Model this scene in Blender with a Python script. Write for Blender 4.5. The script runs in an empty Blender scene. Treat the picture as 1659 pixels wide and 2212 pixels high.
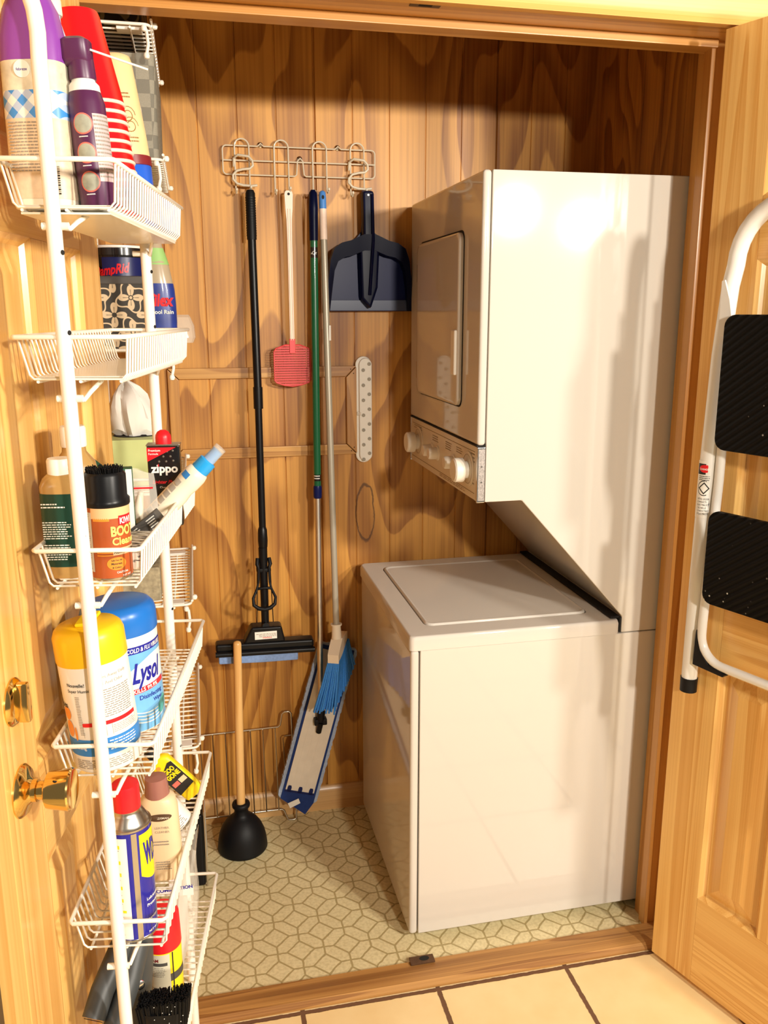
import bpy, bmesh, math, random
from mathutils import Matrix, Vector, Quaternion
random.seed(7)
PI = math.pi
R = math.radians
SC = bpy.context.scene
COL = SC.collection

# ------------------------------------------------------------------ camera, world, lights, exposure
F_PX = 1840.07
cam_d = bpy.data.cameras.new('camera')
cam_d.sensor_fit = 'HORIZONTAL'
cam_d.sensor_width = 36.0
cam_d.lens = F_PX / 1659 * 36.0
cam_d.clip_start = 0.02
cam = bpy.data.objects.new('camera', cam_d)
COL.objects.link(cam)
YAW, PITCH, ROLL = 0.2171, 0.2292, -0.002
fw = Vector((math.sin(YAW) * math.cos(PITCH), math.cos(YAW) * math.cos(PITCH), -math.sin(PITCH)))
rt = Vector((math.cos(YAW), -math.sin(YAW), 0))
up = rt.cross(fw)
rt2 = rt * math.cos(ROLL) + up * math.sin(ROLL)
up2 = -rt * math.sin(ROLL) + up * math.cos(ROLL)
m = Matrix.Identity(4)
for i in range(3):
    m[i][0], m[i][1], m[i][2] = rt2[i], up2[i], -fw[i]
m[0][3], m[1][3], m[2][3] = -0.4534, -1.7714, 1.5315
cam.matrix_world = m
SC.camera = cam

SC.view_settings.view_transform = 'Standard'
SC.view_settings.look = 'None'
SC.view_settings.gamma = 1.0
SC.view_settings.use_curve_mapping = False
SC.view_settings.exposure = 0.3

world = bpy.data.worlds.new('world')
SC.world = world
world.use_nodes = True
bg = world.node_tree.nodes['Background']
bg.inputs[0].default_value = (1.0, 0.86, 0.68, 1)
bg.inputs[1].default_value = 0.16


def lamp(name, loc, power, rad, colr):
    d = bpy.data.lights.new(name, 'POINT')
    d.energy = power
    d.shadow_soft_size = rad
    d.color = colr
    o = bpy.data.objects.new(name, d)
    o.location = loc
    COL.objects.link(o)


lamp('globe_lamp', (1.02, -2.13, 1.99), 122, 0.070, (1.0, 0.92, 0.80))
lamp('globe_lamp', (1.63, -2.68, 1.99), 148, 0.070, (1.0, 0.92, 0.80))
lamp('globe_lamp', (0.40, -3.40, 1.99), 190, 0.085, (1.0, 0.92, 0.80))


# ------------------------------------------------------------------ materials
def new_mat(name):
    mt = bpy.data.materials.new(name)
    mt.use_nodes = True
    nt = mt.node_tree
    b = nt.nodes['Principled BSDF']
    return mt, nt, b


def mat(name, c, rough=0.5, metal=0.0, coat=0.0, noise=0.0, nscale=40.0, bump=0.0, trans=0.0, alpha=1.0, ior=1.45, spec=0.5):
    mt, nt, b = new_mat(name)
    b.inputs['Base Color'].default_value = (*c, 1)
    b.inputs['Roughness'].default_value = rough
    b.inputs['Metallic'].default_value = metal
    b.inputs['Coat Weight'].default_value = coat
    b.inputs['Coat Roughness'].default_value = 0.055
    b.inputs['Specular IOR Level'].default_value = spec
    b.inputs['IOR'].default_value = ior
    if trans:
        b.inputs['Transmission Weight'].default_value = trans
    if alpha < 1:
        b.inputs['Alpha'].default_value = alpha
    if noise or bump:
        tc = nt.nodes.new('ShaderNodeTexCoord')
        n = nt.nodes.new('ShaderNodeTexNoise')
        n.inputs['Scale'].default_value = nscale
        n.inputs['Detail'].default_value = 4
        nt.links.new(tc.outputs['Object'], n.inputs['Vector'])
        if noise:
            mx = nt.nodes.new('ShaderNodeMix')
            mx.data_type = 'RGBA'
            mx.inputs['A'].default_value = (*[x * (1 - noise) for x in c], 1)
            mx.inputs['B'].default_value = (*[min(1, x * (1 + noise)) for x in c], 1)
            nt.links.new(n.outputs['Fac'], mx.inputs['Factor'])
            nt.links.new(mx.outputs['Result'], b.inputs['Base Color'])
        if bump:
            bp = nt.nodes.new('ShaderNodeBump')
            bp.inputs['Strength'].default_value = bump
            bp.inputs['Distance'].default_value = 0.002
            nt.links.new(n.outputs['Fac'], bp.inputs['Height'])
            nt.links.new(bp.outputs['Normal'], b.inputs['Normal'])
    return mt


class NG:
    """small helper around a node tree"""

    def __init__(s, nt):
        s.nt = nt

    def n(s, t, **kw):
        o = s.nt.nodes.new(t)
        for k, v in kw.items():
            setattr(o, k, v)
        return o

    def link(s, a, b):
        s.nt.links.new(a, b)

    def m(s, op, a, b=None, c=None):
        o = s.nt.nodes.new('ShaderNodeMath')
        o.operation = op
        for i, x in enumerate((a, b, c)):
            if x is None:
                continue
            if isinstance(x, (int, float)):
                o.inputs[i].default_value = x
            else:
                s.nt.links.new(x, o.inputs[i])
        return o.outputs[0]

    def mix(s, f, a, b, blend='MIX'):
        o = s.nt.nodes.new('ShaderNodeMix')
        o.data_type = 'RGBA'
        o.blend_type = blend
        for k, x in (('Factor', f), ('A', a), ('B', b)):
            if isinstance(x, tuple):
                o.inputs[k].default_value = (*x, 1)
            elif isinstance(x, (int, float)):
                o.inputs[k].default_value = x
            else:
                s.nt.links.new(x, o.inputs[k])
        return o.outputs['Result']

    def ss(s, x, lo, hi):
        o = s.nt.nodes.new('ShaderNodeMapRange')
        o.interpolation_type = 'SMOOTHSTEP'
        s.nt.links.new(x, o.inputs[0])
        o.inputs[1].default_value = lo
        o.inputs[2].default_value = hi
        return o.outputs[0]


def wood(name, light, dark, axis='Z', across=7.0, along=0.6, freq=9.0, streak=0.35, rough=0.38, coat=0.15,
         knots=0.0, ringmark=None, sharp=(0.15, 0.95), ringw=0.62):
    mt, nt, b = new_mat(name)
    g = NG(nt)
    tc = g.n('ShaderNodeTexCoord')
    oi = g.n('ShaderNodeObjectInfo')
    rv = g.n('ShaderNodeCombineXYZ')
    r9 = g.m('MULTIPLY', oi.outputs['Random'], 17.3)
    for i in range(3):
        g.link(r9, rv.inputs[i])
    ad = g.n('ShaderNodeVectorMath', operation='ADD')
    g.link(tc.outputs['Object'], ad.inputs[0])
    g.link(rv.outputs[0], ad.inputs[1])

    def mapped(a, l):
        mp = g.n('ShaderNodeMapping')
        sc = [a, a, a]
        sc['XYZ'.index(axis)] = l
        mp.inputs['Scale'].default_value = sc
        g.link(ad.outputs[0], mp.inputs['Vector'])
        return mp.outputs[0]

    def noise(vec, detail, dist=0.0, rough_=0.5):
        n = g.n('ShaderNodeTexNoise')
        n.inputs['Scale'].default_value = 1.0
        n.inputs['Detail'].default_value = detail
        n.inputs['Roughness'].default_value = rough_
        n.inputs['Distortion'].default_value = dist
        g.link(vec, n.inputs['Vector'])
        return n.outputs['Fac']

    n1 = noise(mapped(across, along), 1.2, 0.25, 0.4)
    n0 = noise(mapped(across * 9, along * 3.0), 2.0)
    ph = g.m('ADD', g.m('MULTIPLY', n1, freq), g.m('MULTIPLY', n0, 0.10))
    rings = g.m('SUBTRACT', ph, g.m('FLOOR', ph))
    rings = g.m('MULTIPLY', g.ss(rings, *sharp), g.ss(rings, 1.0, 0.93))
    n2 = noise(mapped(across * 30, along * 1.6), 4.0)
    n3 = noise(mapped(across * 1.1, along * 0.9), 2.0)
    f = g.m('ADD', g.m('MULTIPLY', rings, ringw), g.m('MULTIPLY', g.ss(n2, 0.3, 0.75), streak))
    f = g.m('ADD', f, g.m('MULTIPLY', g.m('SUBTRACT', n3, 0.5), 0.5))
    c = g.mix(f, light, dark)
    if knots:
        vo = g.n('ShaderNodeTexVoronoi')
        vo.inputs['Scale'].default_value = 1.0
        g.link(mapped(across * 0.55, across * 0.22), vo.inputs['Vector'])
        k = g.ss(vo.outputs['Distance'], knots, knots * 0.35)
        c = g.mix(k, c, tuple(x * 0.45 for x in dark))
    if ringmark:
        x0, z0, rx, rz = ringmark
        sp = g.n('ShaderNodeSeparateXYZ')
        g.link(tc.outputs['Object'], sp.inputs[0])
        wob = g.m('MULTIPLY', g.m('SUBTRACT', noise(mapped(30, 22), 3.0), 0.5), 0.55)
        dx = g.m('DIVIDE', g.m('SUBTRACT', sp.outputs[0], x0), rx)
        dz = g.m('DIVIDE', g.m('SUBTRACT', sp.outputs[2], z0), rz)
        dd = g.m('SQRT', g.m('ADD', g.m('MULTIPLY', dx, dx), g.m('MULTIPLY', dz, dz)))
        dd = g.m('ABSOLUTE', g.m('SUBTRACT', g.m('ADD', dd, wob), 1.0))
        k = g.m('MULTIPLY', g.ss(dd, 0.10, 0.03), 0.75)
        c = g.mix(k, c, tuple(x * 0.25 for x in dark))
    g.link(c, b.inputs['Base Color'])
    b.inputs['Roughness'].default_value = rough
    b.inputs['Coat Weight'].default_value = coat
    b.inputs['Coat Roughness'].default_value = 0.2
    bp = g.n('ShaderNodeBump')
    bp.inputs['Strength'].default_value = 0.08
    bp.inputs['Distance'].default_value = 0.001
    g.link(n2, bp.inputs['Height'])
    g.link(bp.outputs['Normal'], b.inputs['Normal'])
    return mt


WALL_L, WALL_D = (0.68, 0.33, 0.062), (0.25, 0.080, 0.010)
M = {}
M['panel'] = wood('stained_plywood_panelling', WALL_L, WALL_D, 'Z', 4.8, 1.25, 10.0, 0.34, 0.45, 0.0, ringmark=(0.022, 0.955, 0.027, 0.085), sharp=(0.15, 0.90), ringw=0.56)
M['panel_side'] = wood('stained_plywood_side', WALL_L, WALL_D, 'Z', 4.8, 1.25, 10.0, 0.34, 0.45, 0.0)
M['strip_x'] = wood('stained_moulding_across', (0.62, 0.33, 0.09), (0.36, 0.15, 0.03), 'X', 10, 1.0, 6, 0.4)
M['strip_z'] = wood('stained_moulding_upright', (0.60, 0.31, 0.085), (0.36, 0.15, 0.03), 'Z', 10, 1.0, 6, 0.4)
M['base'] = wood('pale_baseboard_pine', (0.74, 0.45, 0.18), (0.52, 0.27, 0.085), 'X', 9, 0.9, 5, 0.35)
PL_, PD_ = (0.90, 0.56, 0.185), (0.68, 0.32, 0.066)
M['pine_z'] = wood('clear_pine_upright', PL_, PD_, 'Z', 15, 0.45, 7, 0.32, 0.3, 0.35, sharp=(0.05, 1.0))
M['pine_y'] = wood('clear_pine_across_door', PL_, PD_, 'Y', 15, 0.8, 7, 0.32, 0.3, 0.35, sharp=(0.05, 1.0))
M['pine_x'] = wood('clear_pine_head', PL_, PD_, 'X', 15, 0.45, 6, 0.3, 0.45, 0.0, sharp=(0.05, 1.0))
M['jamb_z'] = wood('amber_pine_jamb', (0.66, 0.34, 0.085), (0.45, 0.19, 0.035), 'Z', 12, 0.4, 5, 0.35, 0.35, 0.25)
M['jamb_x'] = wood('amber_pine_head_jamb', (0.66, 0.34, 0.085), (0.45, 0.19, 0.035), 'X', 12, 0.4, 5, 0.35, 0.35, 0.25)
M['sill'] = wood('worn_threshold_oak', (0.56, 0.29, 0.085), (0.27, 0.11, 0.028), 'X', 16, 0.9, 6, 0.5, 0.5, 0.05)
M['beech'] = wood('plain_beech_handle', (0.82, 0.50, 0.19), (0.70, 0.37, 0.11), 'Z', 14, 0.5, 4, 0.3)


def vinyl():
    mt, nt, b = new_mat('vinyl_flooring')
    g = NG(nt)
    tc = g.n('ShaderNodeTexCoord')
    sp = g.n('ShaderNodeSeparateXYZ')
    g.link(tc.outputs['Object'], sp.inputs[0])
    nz = g.n('ShaderNodeTexNoise')
    nz.inputs['Scale'].default_value = 60
    nz.inputs['Detail'].default_value = 2
    g.link(tc.outputs['Object'], nz.inputs['Vector'])
    wob = g.m('MULTIPLY', g.m('SUBTRACT', nz.outputs['Fac'], 0.5), 0.004)
    x = g.m('ADD', g.m('ADD', sp.outputs[0], 0.440), wob)
    y = g.m('SUBTRACT', g.m('SUBTRACT', sp.outputs[1], 0.263), wob)
    P, h = 0.0813, 0.0238
    s = 0.70711

    def fold(q):
        q = g.m('DIVIDE', q, P)
        q = g.m('SUBTRACT', q, g.m('FLOOR', q))
        return g.m('MULTIPLY', g.m('ABSOLUTE', g.m('SUBTRACT', q, 0.5)), P)

    u = fold(g.m('MULTIPLY', g.m('ADD', x, y), s))
    v = fold(g.m('MULTIPLY', g.m('SUBTRACT', x, y), s))
    both = g.m('MULTIPLY', g.m('GREATER_THAN', u, h), g.m('GREATER_THAN', v, h))
    d1 = g.m('ABSOLUTE', g.m('SUBTRACT', g.m('MAXIMUM', u, v), h))
    d2 = g.m('MULTIPLY', g.m('ABSOLUTE', g.m('SUBTRACT', u, v)), s)
    d = g.m('ADD', g.m('MULTIPLY', both, d2), g.m('MULTIPLY', g.m('SUBTRACT', 1.0, both), d1))
    line = g.ss(d, 0.0031, 0.0016)
    n2 = g.n('ShaderNodeTexNoise')
    n2.inputs['Scale'].default_value = 130
    n2.inputs['Detail'].default_value = 5
    g.link(tc.outputs['Object'], n2.inputs['Vector'])
    n3 = g.n('ShaderNodeTexNoise')
    n3.inputs['Scale'].default_value = 14
    n3.inputs['Detail'].default_value = 3
    g.link(tc.outputs['Object'], n3.inputs['Vector'])
    f = g.m('ADD', g.m('MULTIPLY', g.ss(n2.outputs['Fac'], 0.35, 0.7), 0.6), g.m('MULTIPLY', n3.outputs['Fac'], 0.4))
    c = g.mix(f, (0.82, 0.71, 0.42), (0.60, 0.50, 0.265))
    c = g.mix(line, c, (0.42, 0.33, 0.15))
    g.link(c, b.inputs['Base Color'])
    b.inputs['Roughness'].default_value = 0.4
    bp = g.n('ShaderNodeBump')
    bp.inputs['Strength'].default_value = 0.35
    bp.inputs['Distance'].default_value = 0.001
    g.link(g.m('SUBTRACT', 1.0, line), bp.inputs['Height'])
    g.link(bp.outputs['Normal'], b.inputs['Normal'])
    return mt


def tile():
    mt, nt, b = new_mat('ceramic_floor_tile')
    g = NG(nt)
    tc = g.n('ShaderNodeTexCoord')
    sp = g.n('ShaderNodeSeparateXYZ')
    g.link(tc.outputs['Object'], sp.inputs[0])
    nz = g.n('ShaderNodeTexNoise')
    nz.inputs['Scale'].default_value = 70
    g.link(tc.outputs['Object'], nz.inputs['Vector'])
    wob = g.m('MULTIPLY', g.m('SUBTRACT', nz.outputs['Fac'], 0.5), 0.004)

    def dist(q, o):
        q = g.m('DIVIDE', g.m('SUBTRACT', g.m('ADD', q, wob), o), 0.3175)
        q = g.m('SUBTRACT', q, g.m('FLOOR', g.m('ADD', q, 0.5)))
        return g.m('MULTIPLY', g.m('ABSOLUTE', q), 0.3175)

    d = g.m('MINIMUM', dist(sp.outputs[0], 0.030), dist(sp.outputs[1], -0.158))
    line = g.ss(d, 0.0062, 0.0045)
    n3 = g.n('ShaderNodeTexNoise')
    n3.inputs['Scale'].default_value = 9
    n3.inputs['Detail'].default_value = 4
    g.link(tc.outputs['Object'], n3.inputs['Vector'])
    c = g.mix(n3.outputs['Fac'], (0.95, 0.76, 0.42), (0.80, 0.54, 0.23))
    c = g.mix(line, c, (0.16, 0.075, 0.035))
    g.link(c, b.inputs['Base Color'])
    g.link(g.m('ADD', 0.32, g.m('MULTIPLY', line, 0.5)), b.inputs['Roughness'])
    bp = g.n('ShaderNodeBump')
    bp.inputs['Strength'].default_value = 0.6
    bp.inputs['Distance'].default_value = 0.003
    g.link(g.m('SUBTRACT', 1.0, line), bp.inputs['Height'])
    g.link(bp.outputs['Normal'], b.inputs['Normal'])
    return mt


M['vinyl'] = vinyl()
M['tile'] = tile()
M['plaster'] = mat('plaster', (0.75, 0.62, 0.42), 0.8)
M['enamel'] = mat('white_enamel', (0.645, 0.60, 0.535), 0.7, 0, 1.0, spec=0.0)
M['enamel_top'] = mat('white_enamel_top', (0.66, 0.61, 0.545), 0.7, 0, 0.6, spec=0.0)
M['knobw'] = mat('ivory_plastic', (0.84, 0.78, 0.68), 0.4)
M['console'] = mat('console_ivory', (0.74, 0.66, 0.53), 0.35, 0, 0.2)
M['consoleink'] = mat('console_print', (0.30, 0.22, 0.14), 0.6)
M['gap'] = mat('dark_gap', (0.012, 0.01, 0.009), 0.8)
M['speck'] = mat('speckled_end_cap', (0.42, 0.38, 0.36), 0.35, 0.3, 0, 0.95, 520)
M['chrome'] = mat('chrome', (0.75, 0.73, 0.70), 0.18, 1.0)
M['steelwire'] = mat('rack_steel', (0.55, 0.50, 0.42), 0.3, 1.0)
M['alu'] = mat('brushed_aluminium', (0.74, 0.72, 0.69), 0.35, 1.0)
M['bulbgrey'] = mat('clear_grey_bulb', (0.42, 0.39, 0.33), 0.25, 0.0, 0.6)
M['brass'] = mat('polished_brass', (0.78, 0.54, 0.19), 0.13, 1.0)
M['whitewire'] = mat('white_coated_wire', (0.88, 0.84, 0.74), 0.38, 0, 0.2)
M['beigewire'] = mat('cream_coated_wire', (0.66, 0.58, 0.44), 0.4, 0, 0.2)
M['whiteplastic'] = mat('white_plastic', (0.86, 0.83, 0.76), 0.38)
M['whitepaint'] = mat('white_painted_steel', (0.86, 0.84, 0.79), 0.25, 0, 0.4)
M['liner'] = mat('clear_white_liner', (0.88, 0.82, 0.68), 0.35, 0, 0.2, 0.08, 12)
M['black'] = mat('black_plastic', (0.006, 0.006, 0.007), 0.33, spec=0.28)
M['blackmatte'] = mat('black_rubber', (0.005, 0.005, 0.006), 0.5, spec=0.28)
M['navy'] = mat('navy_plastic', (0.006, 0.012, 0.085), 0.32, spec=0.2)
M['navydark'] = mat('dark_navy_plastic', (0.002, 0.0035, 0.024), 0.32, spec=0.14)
M['green'] = mat('green_lacquered_tube', (0.004, 0.105, 0.040), 0.3, 0, 0.3)
M['greytube'] = mat('grey_painted_tube', (0.42, 0.38, 0.30), 0.35, 0.2)
M['blueplastic'] = mat('mid_blue_plastic', (0.07, 0.24, 0.62), 0.35)
M['bristle'] = mat('blue_bristles', (0.03, 0.24, 0.72), 0.5, 0, 0, 0.35, 300)
M['microfibre'] = mat('blue_grey_microfibre', (0.36, 0.43, 0.56), 0.95, 0, 0, 0.3, 160, 0.6)
M['padblue'] = mat('navy_pad_backing', (0.012, 0.035, 0.16), 0.9, 0, 0, 0.2, 200)
M['padplate'] = mat('scuffed_mop_plate', (0.76, 0.69, 0.58), 0.4, 0.2, 0, 0.15, 26)
M['sponge'] = mat('pale_blue_sponge', (0.22, 0.34, 0.62), 0.9, 0, 0, 0.25, 150, 0.4)
M['pink'] = mat('pale_pink_plastic', (0.88, 0.69, 0.56), 0.4)
M['swatred'] = mat('swatter_red', (0.72, 0.065, 0.07), 0.45)
M['red'] = mat('red_cup_plastic', (0.72, 0.006, 0.010), 0.3)
M['redcap'] = mat('red_cap', (0.78, 0.012, 0.02), 0.35)
M['white'] = mat('white_label', (0.88, 0.85, 0.78), 0.4)
M['whiteink'] = mat('white_print', (0.92, 0.90, 0.84), 0.5)
M['ink'] = mat('black_print', (0.02, 0.018, 0.016), 0.6)
M['greyink'] = mat('grey_print', (0.30, 0.26, 0.21), 0.6)
M['paletext'] = mat('pale_print', (0.42, 0.37, 0.31), 0.6)
M['yellowcap'] = mat('yellow_cap', (0.90, 0.56, 0.012), 0.35)
M['yellow'] = mat('yellow_label', (0.95, 0.72, 0.012), 0.4)
M['bluelid'] = mat('blue_lid', (0.012, 0.16, 0.58), 0.32)
M['bluelabel'] = mat('sky_blue_label', (0.16, 0.44, 0.86), 0.35, 0, 0.2, 0.35, 14)
M['blueband'] = mat('blue_band', (0.03, 0.22, 0.60), 0.4)
M['deepblue'] = mat('deep_blue_print', (0.008, 0.012, 0.30), 0.4)
M['teal'] = mat('teal_print', (0.08, 0.42, 0.42), 0.4)
M['orangeprint'] = mat('orange_print', (0.85, 0.30, 0.04), 0.45)
M['wdblue'] = mat('royal_blue_can', (0.008, 0.010, 0.34), 0.25, 0.2, 0.5)
M['tin'] = mat('tin', (0.50, 0.46, 0.40), 0.3, 1.0)
M['rust'] = mat('brown_orange_label', (0.42, 0.085, 0.018), 0.4, 0, 0.2, 0.3, 22)
M['orange'] = mat('orange_label', (0.75, 0.27, 0.03), 0.4)
M['creamtext'] = mat('golden_print', (0.95, 0.66, 0.16), 0.45)
M['bottlegreen'] = mat('bottle_green_label', (0.006, 0.045, 0.028), 0.4)
M['amber'] = mat('amber_plastic', (0.42, 0.25, 0.08), 0.25, 0, 0.3)
M['cream'] = mat('cream_plastic', (0.80, 0.60, 0.36), 0.4)
M['creamlite'] = mat('cream_white_plastic', (0.86, 0.76, 0.60), 0.35)
M['purple'] = mat('purple_plastic', (0.085, 0.016, 0.066), 0.35)
M['violet'] = mat('violet_label', (0.24, 0.05, 0.34), 0.4, 0, 0.2)
M['labelbeige'] = mat('printed_beige_label', (0.74, 0.58, 0.40), 0.45, 0, 0, 0.25, 120)
M['lightblue'] = mat('light_blue_plastic', (0.40, 0.66, 0.80), 0.3, 0, 0.2)
M['pinkring'] = mat('coral_print', (0.80, 0.16, 0.12), 0.45)
M['photo'] = mat('grey_green_picture', (0.36, 0.36, 0.28), 0.5, 0, 0, 0.9, 45)
M['maroon'] = mat('maroon_plastic', (0.20, 0.015, 0.02), 0.4)
M['blue'] = mat('bright_blue_plastic', (0.02, 0.12, 0.65), 0.35)
M['clearbag'] = mat('clear_film', (0.92, 0.88, 0.80), 0.12, 0, 0, 0, 40, 0.0, 0.0, 0.28)
M['clearjar'] = mat('clear_plastic', (0.86, 0.80, 0.70), 0.15, 0, 0, 0, 40, 0.0, 0.0, 0.35)
M['tissue'] = mat('white_tissue', (0.80, 0.77, 0.71), 0.8)
M['tissuebox'] = mat('pale_green_carton', (0.55, 0.62, 0.26), 0.6, 0, 0, 0.15, 12)
M['hosegrey'] = mat('dark_grey_plastic', (0.055, 0.06, 0.062), 0.45, 0, 0, 0.1, 60)
M['greydark'] = mat('charcoal_card', (0.07, 0.065, 0.06), 0.55)
M['tealtrans'] = mat('grey_clear_bottle', (0.50, 0.40, 0.27), 0.2, 0, 0.3)
M['greenlabel'] = mat('green_label', (0.35, 0.62, 0.20), 0.5)
M['zipblack'] = mat('gloss_black_tin', (0.008, 0.008, 0.009), 0.22, 0, 0.5)
M['grip'] = mat('tread_rubber', (0.012, 0.011, 0.011), 0.5)


def tread_mat():
    mt, nt, b = new_mat('ribbed_tread_rubber')
    g = NG(nt)
    tc = g.n('ShaderNodeTexCoord')
    sp = g.n('ShaderNodeSeparateXYZ')
    g.link(tc.outputs['Object'], sp.inputs[0])
    q = g.m('ADD', g.m('MULTIPLY', sp.outputs[2], 0.80), g.m('MULTIPLY', sp.outputs[1], 0.60))
    w = g.m('SINE', g.m('MULTIPLY', q, 2 * PI / 0.0125))
    vo = g.n('ShaderNodeTexVoronoi')
    vo.inputs['Scale'].default_value = 55
    g.link(tc.outputs['Object'], vo.inputs['Vector'])
    nz = g.n('ShaderNodeTexNoise')
    nz.inputs['Scale'].default_value = 7
    g.link(tc.outputs['Object'], nz.inputs['Vector'])
    k = g.m('MULTIPLY', g.ss(vo.outputs['Distance'], 0.13, 0.05), g.ss(nz.outputs['Fac'], 0.52, 0.62))
    c = g.mix(g.m('MULTIPLY', g.ss(w, -0.2, 0.9), 0.8), (0.002, 0.0018, 0.0018), (0.006, 0.005, 0.005))
    c = g.mix(k, c, (0.55, 0.52, 0.46))
    g.link(c, b.inputs['Base Color'])
    b.inputs['Roughness'].default_value = 0.5
    b.inputs['Specular IOR Level'].default_value = 0.10
    bp = g.n('ShaderNodeBump')
    bp.inputs['Strength'].default_value = 0.7
    bp.inputs['Distance'].default_value = 0.002
    g.link(w, bp.inputs['Height'])
    g.link(bp.outputs['Normal'], b.inputs['Normal'])
    return mt


def damask(name, base, fig, P, rot=False):
    """petals and scrolls repeated on a square grid, in local X/Z"""
    mt, nt, b = new_mat(name)
    g = NG(nt)
    tc = g.n('ShaderNodeTexCoord')
    sp = g.n('ShaderNodeSeparateXYZ')
    g.link(tc.outputs['Object'], sp.inputs[0])

    def cell(q, o):
        q = g.m('DIVIDE', g.m('ADD', q, o), P)
        return g.m('MULTIPLY', g.m('SUBTRACT', g.m('SUBTRACT', q, g.m('FLOOR', q)), 0.5), 2.0)

    masks = []
    for o in (0.0, P / 2):
        x, z = cell(sp.outputs[0], o + 0.013), cell(sp.outputs[2], o)
        r = g.m('SQRT', g.m('ADD', g.m('MULTIPLY', x, x), g.m('MULTIPLY', z, z)))
        a = g.m('ARCTAN2', z, x)
        p4 = g.m('ABSOLUTE', g.m('COSINE', g.m('MULTIPLY', a, 2.0)))
        petal = g.m('MULTIPLY', g.ss(g.m('SUBTRACT', g.m('MULTIPLY', p4, 0.74), r), 0.0, 0.03), g.ss(r, 0.13, 0.16))
        vein = g.ss(g.m('ABSOLUTE', g.m('SUBTRACT', p4, 0.995)), 0.006, 0.002)
        petal = g.m('MULTIPLY', petal, g.m('SUBTRACT', 1.0, g.m('MULTIPLY', vein, g.ss(r, 0.5, 0.42))))
        p8 = g.m('SINE', g.m('MULTIPLY', a, 4.0))
        curl = g.ss(g.m('ABSOLUTE', g.m('SUBTRACT', r, g.m('ADD', 0.74, g.m('MULTIPLY', p8, 0.17)))), 0.06, 0.04)
        core = g.ss(r, 0.10, 0.07)
        masks.append(g.m('MAXIMUM', g.m('MAXIMUM', petal, curl), core) if o == 0 else petal)
    k = g.m('MINIMUM', g.m('MAXIMUM', masks[0], masks[1]), 1.0)
    g.link(g.mix(k, base, fig), b.inputs['Base Color'])
    b.inputs['Roughness'].default_value = 0.6
    return mt


def gingham():
    mt, nt, b = new_mat('blue_gingham_label')
    g = NG(nt)
    tc = g.n('ShaderNodeTexCoord')
    sp = g.n('ShaderNodeSeparateXYZ')
    g.link(tc.outputs['Object'], sp.inputs[0])
    P = 0.026

    def st(q):
        q = g.m('DIVIDE', q, P)
        return g.m('LESS_THAN', g.m('SUBTRACT', q, g.m('FLOOR', q)), 0.5)

    a = st(g.m('ADD', sp.outputs[0], sp.outputs[2]))
    c = st(g.m('SUBTRACT', sp.outputs[0], sp.outputs[2]))
    k = g.m('MULTIPLY', g.m('ADD', a, c), 0.5)
    g.link(g.mix(k, (0.80, 0.78, 0.72), (0.05, 0.26, 0.66)), b.inputs['Base Color'])
    b.inputs['Roughness'].default_value = 0.4
    return mt


def weave():
    mt, nt, b = new_mat('grey_woven_strap')
    g = NG(nt)
    tc = g.n('ShaderNodeTexCoord')
    sp = g.n('ShaderNodeSeparateXYZ')
    g.link(tc.outputs['Object'], sp.inputs[0])

    def fl(q, p):
        return g.m('FLOOR', g.m('DIVIDE', q, p))

    q = g.m('ADD', g.m('ADD', fl(sp.outputs[0], 0.024), fl(sp.outputs[1], 0.024)), fl(sp.outputs[2], 0.024))
    k = g.m('MODULO', g.m('ABSOLUTE', q), 2.0)
    nz = g.n('ShaderNodeTexNoise')
    nz.inputs['Scale'].default_value = 500
    g.link(tc.outputs['Object'], nz.inputs['Vector'])
    c = g.mix(k, (0.20, 0.19, 0.15), (0.34, 0.32, 0.25))
    c = g.mix(g.m('MULTIPLY', nz.outputs['Fac'], 0.5), c, (0.12, 0.11, 0.09))
    g.link(c, b.inputs['Base Color'])
    b.inputs['Roughness'].default_value = 0.75
    bp = g.n('ShaderNodeBump')
    bp.inputs['Distance'].default_value = 0.003
    g.link(k, bp.inputs['Height'])
    g.link(bp.outputs['Normal'], b.inputs['Normal'])
    return mt


def zebra():
    mt, nt, b = new_mat('fuzzy_striped_paper')
    g = NG(nt)
    tc = g.n('ShaderNodeTexCoord')
    mp = g.n('ShaderNodeMapping')
    mp.inputs['Scale'].default_value = (60, 220, 220)
    g.link(tc.outputs['Object'], mp.inputs['Vector'])
    nz = g.n('ShaderNodeTexNoise')
    nz.inputs['Scale'].default_value = 1
    nz.inputs['Detail'].default_value = 3
    g.link(mp.outputs[0], nz.inputs['Vector'])
    g.link(g.mix(g.ss(nz.outputs['Fac'], 0.52, 0.60), (0.74, 0.66, 0.54), (0.10, 0.08, 0.07)), b.inputs['Base Color'])
    b.inputs['Roughness'].default_value = 0.8
    return mt


M['tread'] = tread_mat()
M['damask'] = damask('dark_floral_print', (0.030, 0.026, 0.020), (0.60, 0.47, 0.30), 0.066)
M['damaskblack'] = damask('black_scroll_print', (0.006, 0.006, 0.006), (0.16, 0.13, 0.06), 0.09)
M['gingham'] = gingham()
M['weave'] = weave()
M['zebra'] = zebra()


# ------------------------------------------------------------------ mesh builder
def frame_rot(a, b):
    return a.rotation_difference(b)


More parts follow.
